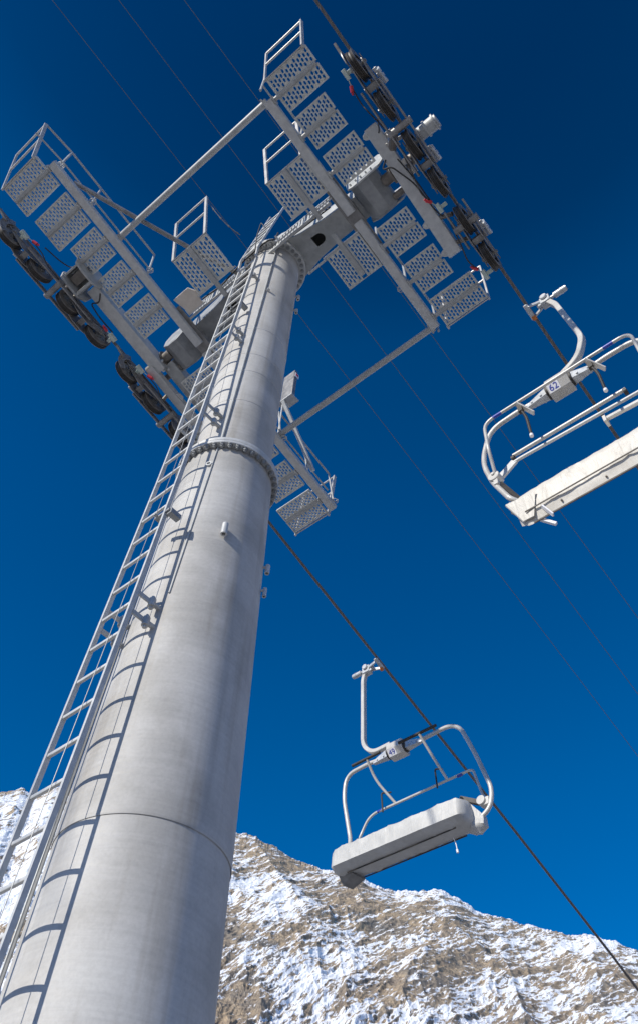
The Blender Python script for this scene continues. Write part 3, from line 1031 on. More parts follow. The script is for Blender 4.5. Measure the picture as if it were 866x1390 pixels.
# curled wire eyes on the stringers
for x, y in ((-1.31, -2.78), (-1.29, -2.20), (-1.27, -1.10), (-1.30, 2.90), (-1.3, 1.75), (1.31, -.72), (1.31, 1.05)):
    mb = MB(); c = WP(x, y, .03)
    for q in range(2):
        rr_ = .045 - .016 * q
        pts = [c + Vector((rr_ * math.cos(t) * .9, rr_ * math.sin(t), .02 * q)) for t in [2 * math.pi * k / 14 for k in range(14)]]
        mb.sweep(pts, [(.006 * math.cos(2 * math.pi * k / 6), .006 * math.sin(2 * math.pi * k / 6)) for k in range(6)], closed=True)
    mb.tube([c + Vector((-.05, 0, 0)), c + Vector((.05, .01, 0))], .008, 6)
    T.part('rope_eye', mb, GALV_L)
# thin chain / signal wire strung from the CL rail
mb = MB()
a_, b_ = Vector((-.33, -1.18, 13.70)), Vector((-.10, -.62, 13.05))
for k in range(22):
    t0 = k / 22; t1 = (k + 1) / 22
    s = lambda t: a_.lerp(b_, t) - Vector((0, 0, .12 * 4 * t * (1 - t)))
    mb.tube([s(t0), s(t1)], .006 if k % 5 else .011, 6)
T.part('safety_chain', mb, BROWN)
# grey control cabinet on a bracket by the downhill end of the left catwalk
mb = MB()
mb.box((-1.36, 1.76, 13.53), (.24, .07, .80))
cb = T.part('control_cabinet', mb, PLATE, bevel=.01)
mb = MB(); mb.box((-1.36, 1.78, 13.11), (.30, .17, .025)); mb.bar((-1.385, 2.48, 12.08), (-1.40, 1.72, 13.10), .06, .05, ch=.006); mb.tube([WP(-1.44, 1.75, .0), (-1.44, 1.75, 13.10)], .012, 8)
T.part('cabinet_bracket', mb, GALV_L, cb)
mb = MB(); mb.box((-1.237, 1.78, 13.80), (.006, .08, .12)); mb.cur = 1
mb.box((-1.232, 1.78, 13.81), (.006, .045, .05))
T.part('warning_label', mb, [LABEL, RED], cb)

# ------------------------------------------------------------------ sheave trains
def rope_r(y): return 12.55 + (-.311 * y if y < 0 else -.353 * y)
def rope_l(y): return 12.56 - .225 * y if y < 2.74 else 11.952 - .307 * (y - 2.74)
RS = .205
def sheave_meshes():
    mb = MB()
    w = .036
    mb.lathe([(RS - .062, -w), (RS - .010, -w), (RS - .003, -w * .6), (RS - .016, -w * .25), (RS - .016, w * .25), (RS - .003, w * .6), (RS - .010, w), (RS - .062, w)], (0, 0, 0), X3, 56, True)
    tyre = mb.mesh('liner', RUBBER, smooth=25)
    mb = MB()
    mb.cur = 0
    mb.lathe([(.055, -.014), (RS - .064, -.014), (RS - .064, .014), (.055, .014)], (0, 0, 0), X3, 48, True)
    mb.lathe([(.024, -.042), (.056, -.042), (.056, .042), (.024, .042)], (0, 0, 0), X3, 28, True)
    mb.cyl((-.078, 0, 0), (.078, 0, 0), .024, 14)
    for k in range(6):
        t = k * math.pi / 3
        mb.cyl((-.024, .105 * math.cos(t), .105 * math.sin(t)), (.024, .105 * math.cos(t), .105 * math.sin(t)), .012, 6)
    mb.cur = 1
    for sg in (-1, 1):
        mb.lathe([(RS - .074, sg * .037), (RS - .006, sg * .037), (RS - .001, sg * .041), (RS - .006, sg * .046), (RS - .030, sg * .044), (RS - .074, sg * .042)], (0, 0, 0), X3, 56, True)
    rim = mb.mesh('rim', [GALV_D, BROWN], smooth=25)
    return tyre, rim
TYRE, RIM = sheave_meshes()
def pt(xs, y, ropef, dz): return Vector((xs, y, ropef(y) + dz))

def sheave_train(sgn, ys, groups, ropef, beams, name='sheave_train'):
    xs = sgn * 2.48
    base = MB()
    for (a, b, dz, w) in beams:          # main load beams beside the sheaves
        s_ = Vector((xs - sgn * .14, a, ropef(a) - RS - dz)); e_ = Vector((xs - sgn * .14, b, ropef(b) - RS - dz))
        base.bar(s_, e_, .022, w, ch=.004)
        base.bar(s_ + Vector((sgn * .26, 0, 0)), e_ + Vector((sgn * .26, 0, 0)), .022, w, ch=.004)
        m_ = (s_ + e_) / 2
        base.cyl(m_ - Vector((.03 * sgn, 0, 0)), m_ + Vector((sgn * .30, 0, 0)), .045, 16)
    train = T.part(name, base, PLATE)
    for y in ys:
        sh = T.inst('sheave', RIM, (xs, y, ropef(y) - RS - .005), train)
        # sub-sub level stays flat: the liner is a sibling on the train
        T.inst('sheave_liner', TYRE, (xs, y, ropef(y) - RS - .005), train)
    for gi, (a, b) in enumerate(groups):  # pair rockers with rounded ends
        mb = MB()
        for side in (-1, 1):
            xx = xs + side * .072
            A = pt(xx, a, ropef, -RS - .005); B = pt(xx, b, ropef, -RS - .005)
            mid = (A + B) / 2 - Vector((0, 0, .05))
            d = (B - A).normalized(); nrm_ = Vector((0, -d.z, d.y))
            poly = []
            for k in range(7):
                t = math.pi / 2 + math.pi * k / 6
                poly.append(A + d * (.06 * math.cos(t)) + nrm_ * (.06 * math.sin(t)))
            poly.append(mid - nrm_ * .085 - d * .08); poly.append(mid - nrm_ * .085 + d * .08)
            for k in range(7):
                t = -math.pi / 2 + math.pi * k / 6
                poly.append(B + d * (.06 * math.cos(t)) + nrm_ * (.06 * math.sin(t)))
            mb.prism(poly, (side * .012, 0, 0))
            for Q in (A, B):
                mb.cyl(Q, Q + Vector((side * .035, 0, 0)), .022, 6)
            # edge strip along the sheaves
            mb.bar(A - d * .10 - nrm_ * .02 + Vector((side * .016, 0, 0)), B + d * .10 - nrm_ * .02 + Vector((side * .016, 0, 0)), .010, .022)
        m = (pt(xs, a, ropef, -RS) + pt(xs, b, ropef, -RS)) / 2
        mb.cyl(m - Vector((.10, 0, .03)), m + Vector((.10, 0, -.03)), .038, 14)
        mb.box(m + Vector((0, 0, -.06)), (.13, .08, .05))
        T.part('rocker', mb, PLATE, train)
        # pale cast rope catcher on the outer side
        mb = MB()
        c = m + Vector((sgn * .125, -.02, .04))
        for q in range(6):
            ang = q * .45 - 1.1
            mb.box(c + Vector((sgn * .02 * (q % 2), .085 * math.sin(ang), .055 * math.cos(ang) + .02)), (.055, .045, .06), (X3, Vector((0, math.cos(ang), -math.sin(ang))), Vector((0, math.sin(ang), math.cos(ang)))))
        mb.box(c + Vector((sgn * .03, 0, -.02)), (.03, .17, .05))
        T.part('rope_catcher', mb, CLEAR, train, bevel=.006)
    # entry / exit guide with switch box, red cap and wire
    def sensor(y, dirn):
        c = pt(xs - sgn * .17, y, ropef, -RS - .02)
        mb = MB(); mb.box(c, (.05, .13, .06), (X3, Vector((0, .95, -.3)), Vector((0, .3, .95)))); mb.bar(c, c + Vector((sgn * .105, 0, .0)), .05, .02); mb.tube([c, c + Vector((-sgn * .03, dirn * .13, -.03))], .007, 6)
        T.part('switch_box', mb, GREENBOX, train, bevel=.006)
        c2 = c + Vector((-sgn * .03, dirn * .13, -.03))
        mb = MB(); mb.cyl(c2, c2 + Vector((-sgn * .03, dirn * .06, -.03)), .022, 12); mb.cyl(c2 + Vector((-sgn * .03, dirn * .06, -.03)), c2 + Vector((-sgn * .04, dirn * .09, -.03)), .014, 10)
        T.part('sensor_cap', mb, RED, train)
        mb = MB()
        e = c + Vector((sgn * .02, dirn * .75, ropef(y + dirn * .75) - ropef(y) - .05))
        mb.tube([c2, c2 + Vector((-sgn * .02, dirn * .2, -.10)), (c2 + e) / 2 + Vector((-sgn * .02, 0, -.10)), e], .0085, 6, .1)
        T.part('sensor_wire', mb, CABLE, train)
    for y, d_ in beams_sensor[name + ('R' if sgn > 0 else 'L')]:
        sensor(y, d_)
    # curved guard horns at the ends
    for y, d_ in horns[name + ('R' if sgn > 0 else 'L')]:
        c = pt(xs - sgn * .075, y, ropef, -RS)
        mb = MB()
        poly = []
        for k in range(10):
            t = R(90 + d_ * (-20) + d_ * -14 * k)
            poly.append(c + Vector((0, math.cos(t) * (RS + .04), math.sin(t) * (RS + .03))))
        for k in range(9, -1, -1):
            t = R(90 + d_ * (-20) + d_ * -14 * k)
            poly.append(c + Vector((0, math.cos(t) * (RS - .06), math.sin(t) * (RS - .07))))
        mb.prism(poly, (sgn * .010, 0, 0))
        mb.bar(c + Vector((-sgn * .01, d_ * .18, .05)), c + Vector((-sgn * .01, d_ * .34, .16)), .03, .04)
        T.part('guide_horn', mb, PLATE, train)
    return train

ysR = [-1.28, -.76, -.235, .27, .78, 1.28]
ysL = [-2.60, -2.05, -1.49, -.93, -.30, .24, .80, 1.33]
beams_sensor = {'sheave_trainR': [(-1.30, 1), (.50, -1), (1.42, -1)], 'sheave_trainL': [(-2.50, 1), (-.78, -1), (-.22, 1), (.98, 1)]}
horns = {'sheave_trainR': [(-1.28, -1)], 'sheave_trainL': [(-2.60, -1), (-.30, -1), (.80, -1)]}
trR = sheave_train(1, ysR, [(-1.28, -.76), (-.235, .27), (.78, 1.28)], rope_r, [(-1.05, .06, .10, .07), (.55, 1.05, .10, .06)])
trL = sheave_train(-1, ysL, [(-2.60, -2.05), (-1.49, -.93), (-.30, .24), (.80, 1.33)], rope_l, [(-2.36, -1.16, .10, .07), (-.05, 1.08, .10, .07)])

# right: large box beam hanging from the arm, with lugs
mb = MB()
def BR(y, x, h): return Vector((x, y, 12.70 - .464 * (y + .64) + h))
bd = (BR(1, 0, 0) - BR(0, 0, 0)).normalized(); bn = bd.cross(X3) * -1
if bn.z < 0: bn = -bn
mb.bar(BR(-.64, 2.16, .075), BR(1.04, 2.16, .075), .175, .14, up=bn, ch=.008)
bm_ = T.part('rocker_beam', mb, GALV_L, trR)
mb = MB()
for y in (-.60, .58, .95):
    c = BR(y, 2.072, .03)
    mb.prism([c + Vector((0, -.05, 0)), c + Vector((-.05, -.03, 0)), c + Vector((-.065, .0, 0)), c + Vector((-.05, .03, 0)), c + Vector((0, .05, -.02))], (0, 0, .016))
T.part('lug', mb, GALV_L, trR)
mb = MB()
for y in (.60, .93):
    mb.cyl(BR(y, 2.22, .06), Vector((2.40, y + .03, rope_r(y) - RS - .06)), .03, 12)
mb.cyl(BR(-.3, 2.22, .06), Vector((2.40, -.50, rope_r(-.5) - RS - .06)), .05, 16)
T.part('link_tube', mb, BROWN, trR)
mb = MB()      # bright cast brackets between beam and sheaves
for y, z in ((-.46, .02), (-.33, -.02), (-.12, -.03), (.02, 0)):
    c = BR(y, 2.29, z + .06)
    mb.box(c, (.10, .07, .06), (X3, bd, bn)); mb.cyl(c + Vector((.03, .02, -.03)), c + Vector((.03, .02, -.05)), .016, 6)
mb.bar(BR(-.40, 2.20, -.02), BR(-.36, 2.40, -.0), .045, .03)
T.part('cast_bracket', mb, WHITE, trR, bevel=.004)
mb = MB()      # ribbed spring drum on the outboard side
c = Vector((2.60, -.27, rope_r(-.27) - .18))
mb.lathe([(.001, 0), (.085, 0), (.085, .09), (.105, .09), (.105, .115), (.09, .115), (.09, .215), (.105, .215), (.105, .235), (.08, .235), (.08, .26), (.001, .26)], c, X3, 28, False)
T.part('spring_drum', mb, GALV, trR)
mb = MB()
mb.tube([BR(-.28, 2.10, -.02), BR(-.22, 2.0, -.06), BR(-.2, 2.12, -.08), BR(.1, 2.24, -.1), BR(.5, 2.26, -.05), BR(.62, 2.30, 0)], .010, 8, .1)
mb.tube([BR(-.2, 2.22, 0), BR(.1, 2.27, -.06), BR(.35, 2.27, -.05), BR(.55, 2.30, .02)], .008, 8, .1)
mb.tube([pt(2.34, -.75, rope_r, -.3), BR(-.55, 2.22, 0), BR(-.50, 2.1, .1)], .008, 8, .08)
T.part('sensor_wire', mb, CABLE, trR)

# left: fixed box beam parallel to the catwalk, then a smaller rocker beam outside it
mb = MB()
mb.bar(WP(-2.13, -1.40, .09), WP(-2.13, .02, .09), .185, .18, up=WN, ch=.008)
T.part('support_beam', mb, GALV_L, trL)
mb = MB()
mb.bar(WP(-2.03, .023, .20), WP(-2.03, 1.6, .20), .19, .17, up=WN, ch=.008)
T.part('support_beam', mb, GALV, trL)
mb = MB()
mb.bar(WP(-2.22, -.13, .02), WP(-2.22, 1.28, .02), .125, .12, up=WN, ch=.006)
c = WP(-2.15, .42, -.03)
mb.prism([c + Vector((0, -.07, 0)), c + Vector((.055, -.035, 0)), c + Vector((.055, .035, 0)), c + Vector((0, .07, 0))], (0, 0, .014))
T.part('rocker_beam', mb, GALV_L, trL)
mb = MB()      # squarish end housing with a dark axle block
cc = Vector((-2.14, -1.62, 12.86))
ax = (X3, WY, WN)
mb.prism([cc + WY * a + WN * b - X3 * .17 for a, b in ((-.20, -.05), (-.16, -.17), (-.02, -.20), (.20, -.20), (.30, -.10), (.30, .12), (.12, .18), (-.10, .16))], (.03, 0, 0))
mb.prism([cc + WY * a + WN * b + X3 * .14 for a, b in ((-.20, -.05), (-.16, -.17), (-.02, -.20), (.20, -.20), (.30, -.10), (.30, .12), (.12, .18), (-.10, .16))], (.03, 0, 0))
mb.box(cc + WY * .16 + WN * -.12, (.30, .04, .14), ax); mb.box(cc + WY * -.14, (.30, .03, .18), ax)
mb.box(cc + WY * .02 + WN * .12, (.30, .30, .05), ax)
T.part('end_housing', mb, GALV, trL, bevel=.005)
mb = MB(); mb.box(cc + WN * -.02, (.22, .14, .14), ax); mb.cyl(cc + X3 * -.32, cc + X3 * .18, .05, 14)
T.part('axle_block', mb, BROWN, trL)
mb = MB()
for y in (-1.5, .3, 1.1):
    mb.cyl(WP(-2.24, y, .02), Vector((-2.40, y, rope_l(y) - RS - .06)), .028, 12)
T.part('link_tube', mb, BROWN, trL)
mb = MB()
mb.tube([WP(-2.3, -2.2, .05), WP(-2.24, -1.95, .02), WP(-2.2, -1.8, .05), WP(-2.12, -1.75, .06)], .009, 8, .08)
mb.tube([WP(-2.05, -1.32, .02), WP(-2.15, -1.22, -.06), WP(-2.25, -1.3, -.06), WP(-2.32, -1.1, 0), WP(-2.34, -.8, .05)], .010, 8, .08)
T.part('sensor_wire', mb, CABLE, trL)
mb = MB()
for y in (-.12, .02):
    mb.cyl(WP(-2.10, y, .07), WP(-2.10, y, .03), .022, 6); mb.cyl(WP(-2.02, y + .03, .07), WP(-2.02, y + .03, .03), .018, 6)
T.part('bolt_row', mb, GALV_L, trL)

# ------------------------------------------------------------------ haul ropes (stranded)
def strand_rope(pts, r, turns_per_m=3.2, name='haul_rope', step=.05, far=12):
    """a wire rope with a six-lobed, twisting cross-section"""
    pts = [Vector(p) for p in pts]
    mb = MB(); path = []
    for a, b in zip(pts[:-1], pts[1:]):
        L = (b - a).length
        st = step if (a - CAM).length < far + 8 or (b - CAM).length < far + 8 else .5
        n = max(1, int(L / st))
        for k in range(n): path.append(a.lerp(b, k / n))
    path.append(pts[-1])
    K = 18; vs = []; fs = []; s = 0
    for i, p in enumerate(path):
        t = (path[min(i + 1, len(path) - 1)] - path[max(i - 1, 0)]).normalized()
        x = t.cross(Z3).normalized(); y = t.cross(x)
        if i: s += (p - path[i - 1]).length
        ph = 2 * math.pi * s * turns_per_m
        for k in range(K):
            a = 2 * math.pi * k / K
            rr_ = r * (1 + .045 * math.cos(6 * (a - ph)))
            vs.append(p + (x * math.cos(a) + y * math.sin(a)) * rr_)
    for i in range(len(path) - 1):
        for k in range(K):
            fs.append((i * K + k, i * K + (k + 1) % K, (i + 1) * K + (k + 1) % K, (i + 1) * K + k))
    mb.add(vs, fs)
    return link(name, mb.mesh(name, ROPE, smooth=60))
pr_ = [(2.48, y, rope_r(y) + .022) for y in (-26, -12, -2.09, 0, 1.5, 4.03)]
pr_ += [(2.48, 14, rope_r(14) - .1), (2.48, 40, rope_r(40) + 1.0), (2.48, 90, rope_r(90) + 7)]
ro = strand_rope(pr_, .0212)
tag(ro, 'brown twisted haul rope over the upper right sheaves carrying the nearer chair', 'rope', 'haul ropes of the chairlift')
pl_ = [(-2.48, y, rope_l(y) + .022) for y in (-26, -12, -3, 0, 2.74, 5.4, 9.1)]
pl_ += [(-2.48, 11.818, 9.135), (-2.48, 30, 9.135 - .36 * 18.2), (-2.48, 60, 9.135 - .36 * 18.2 - .30 * 30)]
lo_ = strand_rope(pl_, .0212)
tag(lo_, 'brown twisted haul rope running down to the lower right with the farther chair', 'rope', 'haul ropes of the chairlift')

# ------------------------------------------------------------------ power lines high above
def power_line(X, z0, s1, c2, label):
    mb = MB(); pts = []
    for y in list(range(-60, 60, 4)) + list(range(60, 261, 20)):
        pts.append((X, y, z0 + s1 * y + c2 * y * y))
    mb.tube(pts, .0105, 8)
    o = link('power_line', mb.mesh('power_line', WIRE))
    tag(o, label, 'power line', 'thin power lines high above the lift')
for X, P_, lab in ((-6, [(-6.28, 31.43), (-4.2, 31.18), (.18, 30.52), (5.72, 29.43), (8.51, 28.71), (13.52, 27.23), (17.56, 26.2), (21.28, 25.24), (26.65, 23.65)], 'thin dark overhead wire, lowest and leftmost of the three behind the tower'),
                   (-4.2, None, 'thin dark overhead wire, middle one of the three crossing the sky'),
                   (-2.6, None, 'thin dark overhead wire, rightmost of the three at the top edge')):
    if P_ is None:
        if X == -4.2:
            P_ = [(-4.88, 30.77), (-2.66, 30.5), (.85, 29.9), (5.65, 28.7), (8.4, 27.8), (11.7, 26.8), (14.35, 25.95), (19.45, 24.45), (23.2, 23.75)]
        else:
            P_ = [(-3.58, 30.48), (-1.9, 30.41), (.03, 30.19), (8.47, 27.82), (11.86, 26.88), (12.96, 26.48), (16.04, 25.66), (20.78, 24.47)]
    ys_ = [p[0] for p in P_]; zs_ = [p[1] for p in P_]
    c = np.polyfit(ys_, zs_, 1)
    power_line(X, c[1] + .12, c[0], 0.0 if False else -0.0009, lab)

# ------------------------------------------------------------------ chairs
def text_mesh(body, size, name):
    cu = bpy.data.curves.new(name, 'FONT'); cu.body = body; cu.size = size
    cu.align_x = 'CENTER'; cu.align_y = 'CENTER'; cu.extrude = 0.0008
    ob = bpy.data.objects.new(name, cu); COL.objects.link(ob)
    dg = bpy.context.evaluated_depsgraph_get()
    me = bpy.data.meshes.new_from_object(ob.evaluated_get(dg))
    bpy.data.objects.remove(ob); bpy.data.curves.remove(cu)
    me.name = name; me.materials.clear(); me.materials.append(BLUE)
    return me

def cover_mesh(sections, seed, amp=.010, sub=5):
    """closed draped cover: list of (x, polygon of (y,z)) stations, resampled and crumpled"""
    rs = random.Random(seed)
    def resample(poly, n=36):
        P = [Vector((0, a, b)) for a, b in poly]
        L = [(P[(i + 1) % len(P)] - P[i]).length for i in range(len(P))]
        tot = sum(L); out = []
        # keep corners: distribute per edge
        counts = [max(2, int(round(n * l / tot))) for l in L]
        while sum(counts) > n: counts[counts.index(max(counts))] -= 1
        while sum(counts) < n: counts[counts.index(max(counts))] += 1
        for i, c in enumerate(counts):
            for k in range(c):
                out.append(P[i].lerp(P[(i + 1) % len(P)], k / c))
        return out
    n = 36
    xs = []; rings = []
    for (xa, pa), (xb, pb) in zip(sections[:-1], sections[1:]):
        m = max(1, int(abs(xb - xa) / .035))
        A = resample(pa, n); B = resample(pb, n)
        for k in range(m):
            t = k / m
            rings.append([Vector((xa + (xb - xa) * t, 0, 0)) + A[j].lerp(B[j], t) for j in range(n)])
    xb, pb = sections[-1]
    rings.append([Vector((xb, 0, 0)) + p for p in resample(pb, n)])
    # crumple: diagonal creases
    cre = [(rs.uniform(0, 6.28), rs.uniform(3, 13), rs.uniform(-9, 9), rs.uniform(.3, 1)) for _ in range(7)]
    vs = []; m = len(rings)
    for i, rg in enumerate(rings):
        c = sum(rg, Vector()) / n
        for j, p in enumerate(rg):
            f = sum(w * (1 - abs(math.sin(ph + a * p.x + b * j / n * 2.2))) ** 3 for ph, a, b, w in cre) / 3.2
            d = (p - c); d.x = 0
            d = d.normalized() if d.length > 1e-6 else d
            e = min(1, i / 3, (m - 1 - i) / 3 if i < m - 1 else 0)
            vs.append(p + d * amp * (f - .3) * (0.4 + .6 * max(0, e)))
    fs = []
    for i in range(m - 1):
        for j in range(n):
            fs.append((i * n + j, i * n + (j + 1) % n, (i + 1) * n + (j + 1) % n, (i + 1) * n + j))
    fs.append(tuple(range(n))); fs.append(tuple((m - 1) * n + j for j in reversed(range(n))))
    mb = MB(); mb.add(vs, fs)
    return mb

def strip_between(mb, a, b, w, h):
    mb.bar(a, b, w, h)

# ---- nearer chair (upper right) -------------------------------------------
def P1(x, o, z): return Vector((x, 2.15 + o, z))
C1 = Thing('lift_chair', (2.53, 2.15, 8.3), 'chair on the upper right haul rope with two dangling footrests above its cream wrapped seat', 'chair', 'lift chairs hanging from the haul ropes')
mb = MB()
mb.sweep(fillet([P1(2.715, 0, 11.74), P1(2.80, 0, 11.50), P1(2.925, 0, 10.47), P1(2.81, 0, 10.14), P1(2.52, 0, 9.98)], [.05, .10, .16], 6),
         [(-.026, -.038), (.026, -.038), (.032, -.032), (.032, .032), (.026, .038), (-.026, .038), (-.032, .032), (-.032, -.032)], up=Y3)
C1.part('hanger_arm', mb, WHITE)
def grip(C, P, s, zt, xg):
    mb = MB()
    mb.box(P(xg + s * .225, 0, zt - .02), (.13, .11, .13))
    mb.cyl(P(xg + s * .10, 0, zt - .01), P(xg + s * .24, 0, zt - .01), .032, 14)
    for o in (-.07, .07):
        mb.bar(P(xg + s * .01, o * 1.2, zt - .02), P(xg + s * .20, o * .4, zt), .022, .05)
    mb.bar(P(xg - s * .01, -.10, zt + .035), P(xg - s * .01, .10, zt - .035), .06, .035)
    mb.cyl(P(xg + s * .225, -.085, zt + .01), P(xg + s * .225, -.055, zt + .01), .045, 18); mb.cyl(P(xg + s * .225, .055, zt + .01), P(xg + s * .225, .085, zt + .01), .045, 18)
    mb.bar(P(xg + s * .12, -.03, zt - .06), P(xg + s * .26, -.03, zt - .075), .02, .045)
    g_ = C.part('grip', mb, CLEAR, bevel=.006)
    mb = MB(); mb.cyl(P(xg + s * .28, 0, zt), P(xg + s * .34, 0, zt), .022, 12)
    mb.cyl(P(xg + s * .34, 0, zt), P(xg + s * .50, 0, zt), .040, 18); mb.cyl(P(xg + s * .50, 0, zt), P(xg + s * .512, 0, zt), .034, 18); mb.cyl(P(xg + s * .44, 0, zt), P(xg + s * .452, 0, zt), .044, 18)
    C.part('spring_cylinder', mb, CLEAR, g_)
    mb = MB(); mb.box(P(xg, .08, zt - .05), (.05, .05, .04))
    C.part('rope_pad', mb, ORANGE, g_)
    return g_
grip(C1, P1, 1, 11.76, 2.48)
# head box with spring suspension and number plate
def headbox(C, P, xc, zc, num, s):
    mb = MB()
    mb.prism([P(xc - .13, a_, zc + b_) for a_, b_ in ((-.105, .08), (-.105, -.01), (-.03, -.095), (.085, -.095), (.105, -.075), (.105, .08), (.085, .095), (-.085, .095))], (.26, 0, 0))
    h = C.part('head_box', mb, WHITE, bevel=.008)
    mb = MB()
    for q in (-1, 1):
        mb.cyl(P(xc + q * .13, 0, zc), P(xc + q * .155, 0, zc), .085, 18)
    C.part('rubber_buffer', mb, RUBBER, h)
    mb = MB()
    for q in (-1, 1):
        mb.add([P(xc + q * .155, -.05, zc - .06), P(xc + q * .155, .05, zc - .06), P(xc + q * .155, .05, zc + .06), P(xc + q * .155, -.05, zc + .06),
                P(xc + q * .42, -.022, zc - .055), P(xc + q * .42, .022, zc - .055), P(xc + q * .42, .022, zc - .01), P(xc + q * .42, -.022, zc - .01)],
               [(0, 1, 2, 3), (7, 6, 5, 4), (0, 4, 5, 1), (1, 5, 6, 2), (2, 6, 7, 3), (3, 7, 4, 0)])
        mb.cyl(P(xc + q * .22, -.06, zc - .03), P(xc + q * .22, .06, zc - .03), .014, 8); mb.cyl(P(xc + q * .34, -.045, zc - .03), P(xc + q * .34, .045, zc - .03), .012, 8)
    C.part('hinge_bracket', mb, CLEAR, h)
    mb = MB(); mb.box(P(xc - .05, -.0702, zc - .0547), (.13, .005, .100), (X3, Vector((0, .75, .66)), Vector((0, -.66, .75))))
    lp = C.part('number_plate', mb, LABEL, h)
    me = text_mesh(num, .105, 'number')
    o = link('number', me, h, P(xc - .05, -.0735, zc - .0576) - C.loc)
    o.rotation_euler = (R(90 + 41.4), 0, 0)
    return h
headbox(C1, P1, 2.52, 9.85, '62', 1)
mb = MB()
mb.tube([P1(2.52, 0, 9.82), P1(1.98, 0, 9.86), P1(1.63, 0, 9.84), P1(1.46, 0, 9.36), P1(1.54, 0, 8.93), P1(1.70, .0, 8.50), P1(1.86, .2, 8.50)], .0285, 14, [.05, .34, .22, .1, .1], 8)
mb.tube([P1(2.52, 0, 9.82), P1(3.08, 0, 9.86), P1(3.43, 0, 9.84), P1(3.60, 0, 9.36), P1(3.52, 0, 8.93), P1(3.36, .0, 8.50), P1(3.20, .2, 8.50)], .0285, 14, [.05, .34, .22, .1, .1], 8)
C1.part('bail_frame', mb, WHITE)
for q in (-1, 1):
    hx = 2.53 + q * .95
    mb = MB()
    mb.cyl(P1(hx, -.05, 8.97), P1(hx, .06, 8.97), .065, 16); mb.cyl(P1(hx, -.065, 8.99), P1(hx, -.05, 8.99), .02, 8)
    mb.box(P1(hx - q * .01, 0, 8.90), (.05, .08, .14))
    hb = C1.part('pivot_hub', mb, WHITE, bevel=.004)
    mb = MB(); mb.bar(P1(hx - q * .02, .03, 8.88), P1(2.53 + q * .80, .10, 8.58), .06, .05)
    C1.part('arm_pad', mb, RUBBER, hb)
# raised restraint bar with two dangling foot rests
mb = MB()
mb.tube([P1(1.60, -.03, 8.98), P1(1.655, -.2, 9.22), P1(1.66, -.2, 9.70), P1(1.95, -.2, 9.70), P1(3.10, -.2, 9.70), P1(3.40, -.2, 9.70), P1(3.40, -.2, 9.22), P1(3.46, -.03, 8.98)], .0185, 12, [.1, .17, .05, .05, .17, .1], 7)
rb = C1.part('restraint_bar', mb, WHITE)
mb = MB()
for xa in (1.83, 3.16):
    mb.tube([P1(xa - .055, -.2, 9.70), P1(xa + .055, -.2, 9.70)], .0195, 12)
C1.part('blue_sticker', mb, BLUE, rb)
for xa in (2.07, 2.90):
    mb = MB()
    mb.bar(P1(xa, -.2, 9.69), P1(xa + .04, .02, 9.80), .05, .02)
    mb.bar(P1(xa, -.2, 9.69), P1(xa + .13, -.12, 9.47), .05, .016)
    C1.part('footrest_bracket', mb, WHITE, rb)
    mb = MB()
    mb.tube([P1(xa - .0, -.17, 9.68), P1(xa + .06, -.17, 9.40), P1(xa + .06, -.17, 9.07)], .016, 10, .08)
    mb.box(P1(xa + .02, -.17, 9.60), (.05, .05, .12))
    C1.part('footrest_hanger', mb, RUBBER, rb)
    mb = MB(); mb.cyl(P1(xa + .06, -.17, 9.035), P1(xa + .06, -.17, 9.07), .020, 10)
    C1.part('end_cap', mb, LABEL, rb)
mb = MB(); mb.tube([P1(2.88, .2, 10.17), P1(3.26, .2, 10.17)], .020, 10); mb.tube([P1(1.80, .2, 10.17), P1(2.18, .2, 10.17)], .020, 10)
C1.part('footrest_bar', mb, RUBBER, rb)
mb = MB()
mb.tube([P1(1.78, .1, 9.315), P1(3.09, .1, 9.30)], .022, 12)
bk = C1.part('backrest_tube', mb, WHITE)
mb = MB()
mb.tube([P1(1.60, .08, 9.10), P1(1.78, .1, 9.21), P1(3.13, .1, 9.14), P1(3.46, .08, 9.10)], .019, 12, .08)
mb.bar(P1(1.60, .06, 9.02), P1(1.78, .1, 9.21), .03, .07)
C1.part('backrest_tube', mb, GALV_L)
mb = MB()
for xa in (1.78, 3.08):
    mb.tube([P1(xa - .018, .1, 9.26), P1(xa + .018, .1, 9.26)], .040, 12)
C1.part('tube_clamp', mb, RUBBER, bk)
mb = MB()
mb.bar(P1(2.80, .1, 9.02), P1(3.5, .1, 8.96), .04, .05, ch=.008); mb.bar(P1(2.82, .1, 9.18), P1(2.82, .1, 9.0), .045, .02)
mb.box(P1(2.80, .1, 8.99), (.03, .09, .09))
C1.part('slat_bracket', mb, WHITE, bk)
# wrapped seat: back face, underside and front
def sec(s, dz=0.0, dy=0.0):
    p = [(0.0, 8.49), (.035, 8.25), (.09, 8.125), (.30, 8.52), (.42, 8.74), (.38, 8.93), (.14, 8.68)]
    c = (.2, 8.6)
    return [(2.15 + c[0] + (a - c[0]) * s + dy, c[1] + (b - c[1]) * s + dz) for a, b in p]
C1c = cover_mesh([(1.66, sec(.35, -.05)), (1.70, sec(.8, -.02)), (1.78, sec(.97)), (1.9, sec(1)), (3.16, sec(1)), (3.28, sec(.97)), (3.36, sec(.8)), (3.40, sec(.35))], 3, .030)
cv = C1.part('seat_cover', C1c, TARP, smooth=50)
mb = MB()
mb.tube([P1(1.80, .016, 8.250), P1(2.3, .014, 8.247), P1(3.26, .016, 8.25)], .008, 6)
mb.tube([P1(1.84, .080, 8.118), P1(3.24, .080, 8.118)], .011, 6)
C1.part('cover_seam', mb, BROWN, cv)
mb = MB()     # loose folded flap at the near end
mb.prism([P1(1.62, .0, 8.47), P1(1.95, .0, 8.42), P1(1.86, .05, 8.16), P1(1.74, .06, 8.18)], (.01, -.012, -.0))
